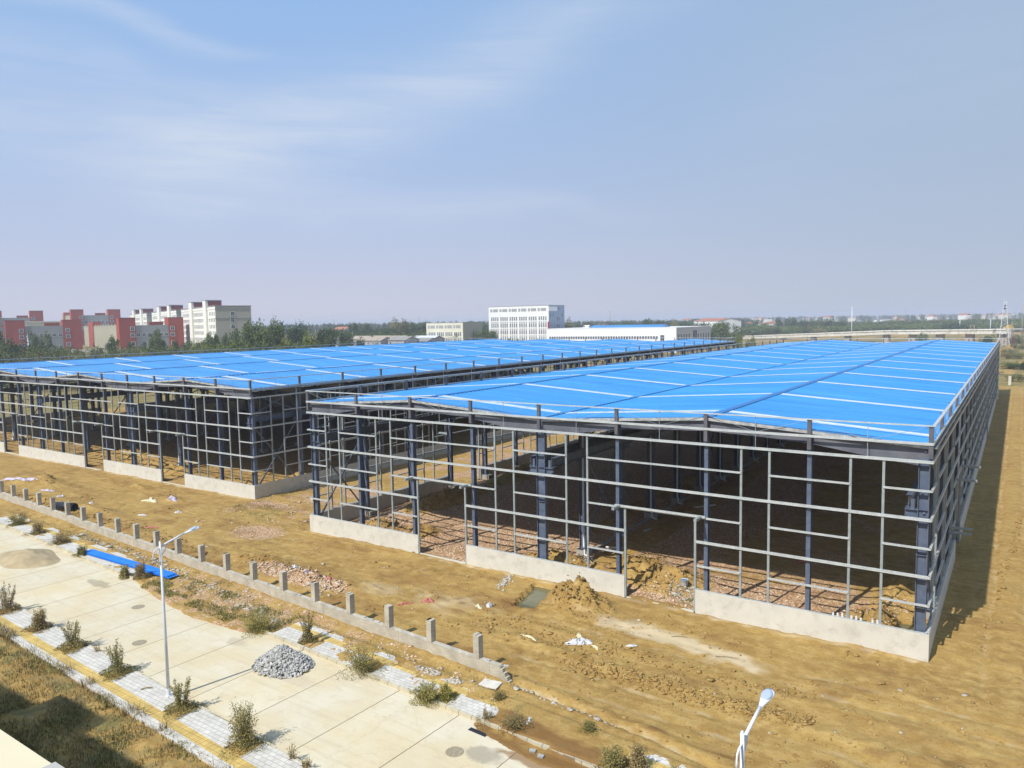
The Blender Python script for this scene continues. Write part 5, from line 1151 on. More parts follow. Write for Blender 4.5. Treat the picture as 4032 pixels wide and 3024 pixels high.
r, h = office('tall white office block with six window bays and a bluish shaded end', c, 45.6, 19.3, 2, 28, 4, 6, 4, WHX, MBL)
wm = win_mesh(.9, 2.2, .06, 'side_window', False)
setwin(r, wm, [(10.2, h-9.5), (12.3, h-9.5), (10.2, h-14), (12.3, h-14), (10.2, h-18.6), (12.3, h-18.6), (2.0, h-7), (5.2, h-6.8), (16.4, h-7.2), (12.2, h-3.2)], 'side', name='side_window')
mb = MB(); mb.box(.02, .3, .2, 10, h-3.4, h-.7); mb.obj('terrace_wall', WHX, r)
mb = MB(); mb.box(-.1, .5, -1.2, -.1, 2, 16); sgn = mb.obj('red_sign', mat('red_sign_panel', (.45, .03, .04), .5), r)
c = at(1822, 1270, 450)[:2]
r, h = office('low cream office block with four window bays and a plain shaded end wall', c, 29, 19.6, 1.5, 18.3, 2, 4, 4, CRW, GYE)
setwin(r, win_mesh(1.1, 2.2, .08, 'side_window'), [(10, h-7.2), (10, h-11.6)], 'side', name='side_window')
# long white hall with blue roof lantern
c = at(2663, 1291, 400)[:2]
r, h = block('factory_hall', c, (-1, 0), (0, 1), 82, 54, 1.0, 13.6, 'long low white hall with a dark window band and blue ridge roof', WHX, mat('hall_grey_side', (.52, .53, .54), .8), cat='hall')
setwin(r, win_mesh(1.15, 1.45, .05, 'band_window', False), [(11.2+1.62*k, 6.6) for k in range(43)], 'front', name='window')
setwin(r, win_mesh(2.2, 3.0, .1, 'tall_window'), [(8.0, 5.6)], 'front', name='window')
setwin(r, win_mesh(2.0, 4.0, .6, 'side_window', False), [(3+3.9*k, 5.0) for k in range(5)]+[(33+4.2*k, 5.0) for k in range(5)], 'side', name='side_window')
mb = MB(); mb.box(.02, .3, 25, 30.5, 5, 10.6); mb.obj('hall_door', mat('hall_door_glass', (.05, .07, .12), .3), r)
mb = MB(); mb.add([(-60.5, 12, h-.2), (-14, 12, h-.2), (-14, 20, h+1.75), (-60.5, 20, h+1.75), (-14, 28, h-.2), (-60.5, 28, h-.2)], [(0, 1, 2, 3), (3, 2, 4, 5), (1, 4, 2), (0, 3, 5)]); mb.obj('ridge_roof', MS['roof'], r)
mb = MB(); mb.box(-82.1, .1, -.1, 54.1, h, h+.2); mb.obj('roof_edge', WHX, r)
# houses
RT = mat('terracotta_roof', (.42, .16, .10), .85, 0, (.34, .13, .08), .5); GRT = mat('grey_tile_roof', (.27, .26, .25), .9, 0, (.22, .21, .20), .5); PWL = mat('pale_house_wall', (.62, .58, .50), .9, 0, (.55, .52, .46), .3)
hw = win_mesh(1.3, 1.4, .1, 'house_window')
def house(px, pyr, D, W_, Dp, hw_, label, roof=RT, wall=PWL, rz=0, rh=2.4, hip=False, zb=0):
    p = at(px, pyr, D); zt_ = p[2]; z0 = zt_-hw_-rh; g0 = min(z0, zb)
    r = empty('house', (p[0], p[1], z0), label, 'house', 'village houses in the distance', rz)
    mb = MB(); mb.box(-W_/2, W_/2, 0, Dp, min(-.5, g0-z0), hw_)
    if not hip: mb.add([(-W_/2, 0, hw_), (-W_/2, Dp, hw_), (-W_/2, Dp/2, hw_+rh-.2), (W_/2, 0, hw_), (W_/2, Dp, hw_), (W_/2, Dp/2, hw_+rh-.2)], [(0, 2, 1), (3, 4, 5)])
    mb.obj('wall', wall, r)
    q = W_*.3 if hip else -.4; mb = MB(); o_ = .5
    V_ = [(-W_/2-o_, -o_, hw_-.15), (W_/2+o_, -o_, hw_-.15), (W_/2+o_, Dp+o_, hw_-.15), (-W_/2-o_, Dp+o_, hw_-.15), (-W_/2+q, Dp/2, hw_+rh), (W_/2-q, Dp/2, hw_+rh)]
    mb.add(V_, [(0, 1, 5, 4), (2, 3, 4, 5), (1, 2, 5), (3, 0, 4)] if hip else [(0, 1, 5, 4), (2, 3, 4, 5)]); mb.obj('roof', roof, r)
    for k in range(max(2, int(W_/4))):
        for z in ([1.2, 4.4] if hw_ > 5 else [1.1]): o = link('window', hw, r); o.location = (-W_/2+W_*(k+.5)/max(2, int(W_/4)), -.03, z)
    return r
HS = [(3030, 1266, 900, 40, 14, 8, 'wide white house with red hipped roof left of the dark tree clump', RT, 1), (2960, 1268, 1000, 26, 12, 6, 'pale red roofed house half hidden by a hedge of trees', RT, 1), (2915, 1270, 1050, 22, 12, 5, 'low white house leftmost of the right hand village', RT, 1),
      (3085, 1270, 980, 14, 10, 6, 'narrow pale house touching the dark tree clump', PWL, 0), (3455, 1262, 1300, 22, 12, 7, 'small white gabled house right of the white mast', WHX, 0), (3495, 1256, 1300, 24, 12, 8, 'white gabled house highest of its row right of the mast', GRT, 0),
      (3530, 1255, 1350, 30, 14, 6, 'red roofed house behind the white gabled one', RT, 1), (3512, 1268, 1000, 18, 10, 4, 'low brown roofed house below the white gabled one', RT, 1), (3435, 1274, 950, 20, 9, 3, 'low brown roof peeping over trees right of the mast', RT, 1),
      (3610, 1272, 900, 34, 12, 4, 'long low house with brown tiles behind the viaduct', RT, 1), (3650, 1270, 860, 26, 12, 4, 'second long low house with brown tiles behind the viaduct', RT, 1), (3680, 1260, 1000, 30, 12, 5, 'red roofed house with white top right of the tiled ones', RT, 1),
      (2778, 1254, 700, 38, 26, 9, 'large yellowish house with orange gable roof above the hall', RT, 0), (2850, 1268, 1200, 26, 12, 5, 'pale house on horizon right of large yellowish house', GRT, 1), (1335, 1287, 700, 15, 10, 5, 'white house with brown gable among dark trees', RT, 0),
      (1312, 1325, 400, 11, 9, 5, 'small white gabled house by the edge of the roof', GRT, 0), (3380, 1263, 1400, 20, 12, 6, 'tiny pale house just left of the white mast foot', GRT, 1), (3570, 1263, 1250, 14, 10, 8, 'tall grey white house between red roofs', WHX, 0),
      (2365, 1275, 900, 14, 9, 4, 'pale house seen between trees over the blue ridge roof', RT, 0), (2300, 1281, 600, 7, 6, 5, 'tiny white hut above left end of the blue ridge roof', WHX, 0)]
for i, (px, py, D, W_, Dp, hh, lb, rf, hp_) in enumerate(HS): house(px, py, D, W_, Dp, hh, lb, rf, PWL if i % 3 else WHX, rz=R([-34, 10, 0, -20][i % 4]) if D > 650 else R(-25), hip=bool(hp_), rh=2.2 if D < 1000 else 3)
MGB = mat('grey_shed_wall', (.36, .36, .36), .9, 0, (.31, .31, .31), .3); TAN = mat('tan_tile_roof', (.36, .31, .25), .9, 0, (.30, .26, .21), .4)
for px, py, D, W_, Dp, hh, lb, rf in ((1405, 1323, 430, 16, 9, 3.4, 'grey roofed cottage leftmost of the low row before the trees', TAN), (1450, 1327, 420, 22, 9, 3.2, 'low cottage with tan roof second in the low row', TAN), (1510, 1322, 440, 32, 10, 3.8, 'long tan roofed shed in the middle of the low row', TAN),
      (1560, 1325, 410, 15, 10, 4.2, 'grey gabled shed in front of the long white roof', GRT), (1600, 1322, 460, 48, 10, 3.6, 'long shed with bluish white roof by the cream office block', mat('bluish_white_roof', (.55, .60, .66), .6)), (1625, 1330, 420, 24, 9, 3.2, 'low brown shed rightmost of the row by the cream office block', GRT)):
    r = house(px, py, D, W_, Dp, hh, lb, rf, MGB, rz=R(-8), rh=1.9)
    r['category'] = 'shed'; r['group'] = 'low sheds and cottages before the trees'

# ------------------------------------------------------------------ viaduct, pylon, masts, walls
va = np.array(at(3955, 1297, 425)); vbp = np.array(at(3500, 1302, 500)); vc = np.array(at(2985, 1322, 640)); vd = vc+(vc-vbp)*.6; v0 = va+(va-vbp)*.04
vi = empty('viaduct', (float(vbp[0]), float(vbp[1]), 0), 'long unfinished pale viaduct girder crossing behind the sheds at right', 'viaduct')
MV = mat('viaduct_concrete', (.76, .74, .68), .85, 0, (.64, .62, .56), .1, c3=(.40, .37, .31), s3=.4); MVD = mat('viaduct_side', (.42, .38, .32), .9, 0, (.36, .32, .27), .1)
path = [v0]
for a_, b_ in ((va, vbp), (vbp, vc), (vc, vd)):
    for t in np.linspace(0, 1, 5)[(0 if a_ is va else 1):]: path.append(a_+(b_-a_)*t)
for i, (a_, b_) in enumerate(zip(path[:-1], path[1:])):
    a_ = Vector(a_)-vi.location; b_ = Vector(b_)-vi.location; g_ = (b_-a_)*.002
    mb = MB(); mb.prism([(-3.6, .35), (-3.6, -.35), (-3.2, -.45), (-3.0, -2.5), (3.0, -2.5), (3.2, -.45), (3.6, -.35), (3.6, .35)], a_+g_, b_-g_); mb.obj('girder', MV, vi)
    mb = MB(); mb.prism([(-1.1, 0), (1.1, 0), (1.1, .4), (-1.1, .4)], a_, a_+(b_-a_).normalized()*.1)
    m_ = a_.lerp(b_, .05); mb = MB(); mb.prism([(-2.4, -1.1), (2.4, -1.1), (2.4, 1.1), (-2.4, 1.1)], (m_.x, m_.y, m_.z-2.4), (m_.x, m_.y, -3), up=((b_-a_).y, -(b_-a_).x, 0)); mb.obj('pier', MVD, vi)
# formwork girder being built on the right part
fa, fb = va, va+(vbp-va)*.36
for k in range(7):
    p_ = Vector(fa+(fb-fa)*(k/6))-vi.location; mb = MB(); mb.box(p_.x-.15, p_.x+.15, p_.y-2.9, p_.y-2.6, p_.z-2.3, p_.z+.5); mb.obj('side_rib', MVD, vi)
p_ = Vector(fa)-vi.location
MY = mat('yellow_machine_paint', (.40, .27, .06), .5)
yl = empty('launching_gantry', (float(va[0])+2, float(va[1]), float(va[2])), 'yellow construction machine on the end of the viaduct behind the pylon', 'machine')
for b_ in ((-2.4, 2.4, -1.6, 1.6, .4, 1.7), (-1.2, 1.3, -1, 1, 1.7, 2.6)): mb = MB(); mb.box(*b_); mb.obj('cab' if b_[4] > 2 else 'body', MY, yl)
for s_ in (-1, 1): mb = MB(); mb.beam((-8, s_*1.6, .2), (7, s_*1.6, .2), .3, .5); mb.obj('rail', MS['galv'], yl)
mb = MB(); mb.tube([(1, 0, 2.4), (4, 0, 3.0)], .15, 6); mb.obj('boom', MY, yl)
for px, py, lb in ((3828, 1292, 'rusty scaffold frame standing on the viaduct deck'), (3790, 1290, 'small scaffold trestle left of the taller one on the viaduct')):
    q = at(px, py, 440); s_ = empty('scaffold', (float(q[0]), float(q[1]), float(q[2])-.9), lb, 'scaffold'); hgt = 4.2 if px > 3800 else 1.6
    for x in (-1, 1):
        for y in (-1, 1): mb = MB(); mb.beam((x, y, -1.8 if px > 3800 else 0), (x, y, hgt-1.5), .14, .14); mb.obj('upright', MVD, s_)
    for z in (.4, 2.4) if px > 3800 else (.1,): mb = MB(); mb.beam((-1.2, -1, z), (1.2, -1, z), .12, .12); mb.obj('cross_bar', MVD, s_)
def pylon(px, pyb, pyt, D, label, wide=4.4):
    b = at(px, pyb, D); t = at(px, pyt, D); H_ = float(t[2]-b[2]); z0 = min(0, float(b[2])); H_ = float(t[2])-0
    r = empty('power_pylon', (float(b[0]), float(b[1]), 0), label, 'pylon', 'lattice pylons'); MPY = bpy.data.materials.get('pylon_steel') or mat('pylon_steel', (.52, .55, .58), .5, .2)
    def wd(z): return wide/2*(1-z/H_*.86) if z < H_*.62 else wide/2*(1-.62*.86)*(1-(z/H_-.62)*1.6)
    zs_ = [0, .13, .25, .36, .46, .54, .62, .70, .78, .86, .93, 1]; zs_ = [z*H_ for z in zs_]
    for sx, sy in ((-1, -1), (1, -1), (1, 1), (-1, 1)):
        mb = MB()
        for z0_, z1_ in zip(zs_[:-1], zs_[1:]): mb.beam((sx*wd(z0_), sy*wd(z0_), z0_), (sx*wd(z1_), sy*wd(z1_), z1_), .26, .26)
        mb.obj('leg', MPY, r)
        mb = MB(); mb.box(sx*wd(0)-.5, sx*wd(0)+.5, sy*wd(0)-.5, sy*wd(0)+.5, -.3, 1.5); mb.obj('foot', MY, r)
    br = MB()
    for i, (z0_, z1_) in enumerate(zip(zs_[:-1], zs_[1:])):
        w0, w1 = wd(z0_), wd(z1_)
        for a_, b_ in (((-1, -1), (1, -1)), ((1, -1), (1, 1)), ((1, 1), (-1, 1)), ((-1, 1), (-1, -1))):
            if i % 2: a_, b_ = b_, a_
            br.beam((a_[0]*w0, a_[1]*w0, z0_), (b_[0]*w1, b_[1]*w1, z1_), .15, .15)
    br.obj('lattice', MPY, r)
    za = H_*.70
    for s_ in (-1, 1):
        mb = MB(); w_ = wd(za); mb.beam((s_*w_, 0, za), (s_*(w_+3.3), 0, za), .3, .3); mb.beam((s_*w_, 0, za+2.4), (s_*(w_+3.6), 0, za), .2, .2); mb.obj('cross_arm', MPY, r)
    for z in (.84, .90): mb = MB(); mb.box(-.7, .7, -.7, .7, z*H_-.4, z*H_+.4); mb.obj('antenna_box', CBL, r)
    return r
pylon(3952, 1362, 1186, 400, 'steel lattice pylon rising behind the far right corner of the nearer shed', 5.2)
def mast(px, pyb, pyt, D, r_, label, mat_=MS['galv'], name='mast', cat='mast', arm=False):
    b = at(px, pyb, D); t = at(px, pyt, D); o = empty(name, (float(b[0]), float(b[1]), min(0, float(b[2])) if D < 900 else float(b[2])-8), label, cat); L_ = float(t[2])-o.location.z
    mb = MB(); mb.tube([(0, 0, 0), (0, 0, L_)], [r_, r_*.5], 8); mb.obj('pole', mat_, o, True)
    if arm:
        mb = MB(); mb.beam((-arm, 0, L_*.80), (arm, 0, L_*.80), .12, .12); mb.obj('cross_arm', mat_, o)
        for x in (-arm, 0, arm): mb = MB(); mb.tube([(x, 0, L_*.80), (x, 0, L_*.80+.5)], .09, 6); mb.obj('insulator', MS['pvc'], o)
    else: mb = MB(); mb.tube([(0, 0, L_*.93), (0, 0, L_*.95)], r_*1.8, 8); mb.obj('collar', mat_, o)
    return o
mast(3354, 1276, 1207, 600, .38, 'tall plain white mast standing over the trees', MS['lamp'])
mast(3983, 1325, 1206, 400, .30, 'grey concrete power pole right of the pylon', MS['conc2'], 'power_pole', 'power pole', 1.6)
mast(4025, 1315, 1185, 400, .24, 'pale power pole at the right picture edge', MS['conc2'], 'power_pole', 'power pole', 1.6)
mast(4022, 1260, 1215, 420, .1, 'thin pole beyond the right edge power pole', MS['conc2'])
mast(2402, 1265, 1222, 1100, .6, 'thin lattice antenna mast above the woods right of the office block', TRIM)
mast(1076, 1262, 1238, 1200, .7, 'thin antenna mast leftmost above the distant woods', TRIM)
mast(1164, 1270, 1256, 1300, .7, 'small faint antenna mast between two tall ones', TRIM)
mast(1315, 1272, 1257, 1300, .7, 'faint forked mast above woods left of centre', TRIM)
mast(1650, 1268, 1248, 1300, .7, 'faint mast just left of the cream office block', TRIM)
mast(1812, 1270, 1241, 500, .15, 'flag pole on roof of the cream office block', MS['lamp'], 'flag_pole', 'flag pole')
mast(3565, 1250, 1218, 1500, .9, 'very faint pylon mast in the haze right of centre', TRIM)
mast(3780, 1262, 1254, 700, .4, 'short white post left of the bare reddish trees', MS['lamp']); mast(3901, 1262, 1254, 700, .4, 'short white post left of the pylon top', MS['lamp'])
mast(1388, 1310, 1305, 420, .16, 'grey pole rising beside the cottages', MS['conc2'])
mast(112, 1368, 1318, 330, .3, 'white lamp pole before the grey wing of the long block', MS['lamp'])
def curb_lamp(px, pyt, D, label):
    t = at(px, pyt, D); r = empty('street_lamp', (float(t[0]), float(t[1]), 0), label, 'street lamp', 'distant street lamps before the cottages'); H_ = float(t[2])
    mb = MB(); mb.tube([(0, 0, 0), (0, 0, H_-.4)], .12, 6); mb.obj('pole', TRIM, r); mb = MB(); mb.tube([(0, 0, H_-.4), (.8, 0, H_), (2.6, 0, H_+.3)], .12, 6); mb.obj('arm', TRIM, r)
for px, py, lb in ((1483, 1333, 'dark curved street lamp in front of the tan roofed cottage'), (1531, 1325, 'dark curved street lamp left of the grey gabled shed'), (1603, 1338, 'dark curved street lamp right of the grey gabled shed'), (1634, 1325, 'dark street lamp nearest the cream office block'), (1786, 1322, 'dark lamp before the cream office windows')): curb_lamp(px, py, 330, lb)
# boundary walls far left and far right
def wall_run(pa, pb, D1, D2, h_, label, m_=MS['conc2'], z=0, zt=None):
    a_ = at(pa[0], pa[1], D1); b_ = at(pb[0], pb[1], D2); r = empty('boundary_wall', (float(a_[0]), float(a_[1]), 0), label, 'wall'); d = Vector((b_[0]-a_[0], b_[1]-a_[1], 0))
    zt_ = max(float(a_[2]), float(b_[2])) if D1 < 300 else 7.7; mb = MB(); mb.prism([(-.15, min(-1, zt_-h_)), (.15, min(-1, zt_-h_)), (.15, zt_), (-.15, zt_)], (0, 0, 0), d); mb.obj('wall_panel', m_, r)
    n = max(3, int(d.length/6))
    for k in range(n+1): q = d*(k/n); mb = MB(); mb.box(q.x-.25, q.x+.25, q.y-.25, q.y+.25, -1, zt_+.25); mb.obj('pier', m_, r)
wall_run((262, 1368), (780, 1352), 395, 385, 2.5, 'grey boundary wall in front of the red teaching blocks')
wall_run((3935, 1520), (4030, 1521), 195, 190, .9, 'low cream wall beyond the far end of the nearer shed', MS['conc'])
q = at(3976, 1500, 190); mb = MB(); mb.box(-.3, .3, -.3, .3, -1, 2.3); o = mb.obj('gate_pillar', MS['conc'], None); o.location = (float(q[0]), float(q[1]), 0); tag(o, 'single cream pillar standing by the low wall at far right', 'pillar')

# ------------------------------------------------------------------ trees
def crown_mesh(kind, col, seed):
    rg = np.random.default_rng(seed); P = []
    if kind == 'round': lobes = [((rg.normal()*.22, rg.normal()*.22, .58+rg.normal()*.15), rg.uniform(.18, .34)) for _ in range(13)]+[((0, 0, .5), .38)]; n = 230; sq = .85
    elif kind == 'tall': lobes = [((rg.normal()*.10, rg.normal()*.10, z), .08+.15*math.sin(math.pi*min(1, z*.85+.15))**.5) for z in np.linspace(.2, .88, 10)]+[((rg.normal()*.26, rg.normal()*.26, rg.uniform(.2, .8)), rg.uniform(.1, .17)) for _ in range(16)]; n = 170; sq = .9
    elif kind == 'bush': lobes = [((rg.normal()*.33, rg.normal()*.33, rg.uniform(.2, .6)), rg.uniform(.2, .34)) for _ in range(12)]; n = 230; sq = .9
    else: lobes = [((rg.normal()*.18, rg.normal()*.18, rg.uniform(.3, .9)), rg.uniform(.12, .2)) for _ in range(12)]; n = 45; sq = 1
    for (cx_, cy_, cz_), r_ in lobes:
        d = rg.normal(size=(n, 3)); d /= np.linalg.norm(d, axis=1)[:, None]; rr = r_*(.62+.42*rg.random(n))*(1+.22*np.sin(d[:, :1]*7+d[:, 1:2]*9)[:, 0]); p = np.array([cx_, cy_, cz_])+d*rr[:, None]*[1, 1, sq]; P.append(p)
    P = np.concatenate(P); P = P[P[:, 2] > .03]
    P[:, 0] -= P[:, 0].mean(); P[:, 1] -= P[:, 1].mean(); P[:, :2] *= .5/np.percentile(np.abs(P[:, :2]), 98); P[:, 2] *= 1/np.percentile(P[:, 2], 99.5)
    v, f = quads(P, rg.uniform(.018, .036, len(P)) if kind != 'bare' else rg.uniform(.012, .03, len(P)), rg, 0, .75)
    return npmesh('crown', v, f, col)
def treemat(nm, a, b, c): m = mat(nm, a, .85, 0, b, .35, 3, .35, .65, c3=c, s3=1.4, spec=.1, rnd=.35); return m
TM = dict(green=treemat('mid_green_crown', (.085, .125, .04), (.12, .16, .05), (.17, .19, .08)), dark=treemat('dark_green_crown', (.045, .075, .028), (.07, .105, .04), (.10, .13, .05)),
          pale=treemat('grey_green_crown', (.14, .18, .10), (.18, .21, .12), (.28, .30, .20)), yell=treemat('yellow_green_crown', (.16, .19, .045), (.12, .16, .04), (.24, .25, .08)), red=treemat('reddish_bare_crown', (.19, .11, .09), (.16, .11, .08), (.24, .16, .12)),
          olive=treemat('olive_crown', (.16, .17, .07), (.20, .19, .085), (.27, .24, .12)))
CM = {}
def crown(kind, col, k):
    if (kind, col, k) not in CM: CM[(kind, col, k)] = crown_mesh(kind, TM[col], hash((len(kind), ord(kind[0]), ord(col[0]), k)) % 1000)
    return CM[(kind, col, k)]
tr_ = MB(); tr_.tube([(0, 0, -.1), (.01, 0, .35), (0, .01, .75)], [.03, .022, .008], 6)
for a_ in (0, 2.1, 4.2): tr_.tube([(0, 0, .3), (math.cos(a_)*.14, math.sin(a_)*.14, .52), (math.cos(a_)*.22, math.sin(a_)*.22, .7)], [.014, .01, .004], 4)
TRK = tr_.mesh('trunk', MS['bark'])
TN = 0
def tree(px, pyt, wpx, D, kind, col, label, group, zb=None):
    global TN
    if group == G4 and 500 < D < 700: D += 130
    t = at(px, pyt, D); x, y = float(t[0]), float(t[1]); z0 = float(rise(np.array(x), np.array(y))) if zb is None else zb; h_ = max(2.5, float(t[2])-z0); w_ = wpx/CF*D*(1.35 if kind == 'tall' else 1)
    r = empty('tree' if kind != 'bush' else 'bush', (x, y, z0-.2), label, 'tree' if kind != 'bush' else 'bush', group, rz=TN*1.3); TN += 1
    if kind == 'bush': h_ = max(h_, 1.5)
    c_ = link('crown' if kind != 'bush' else 'foliage', crown(kind, col, TN % 3), r); c_.scale = (w_, w_, h_)
    if kind != 'bush': k_ = link('trunk', TRK, r); k_.scale = (h_*.8, h_*.8, h_)
    return r
G1 = 'trees before the red teaching blocks'; G2 = 'trees beyond the left shed'; G3 = 'trees right of the office block'; G4 = 'trees behind the viaduct'
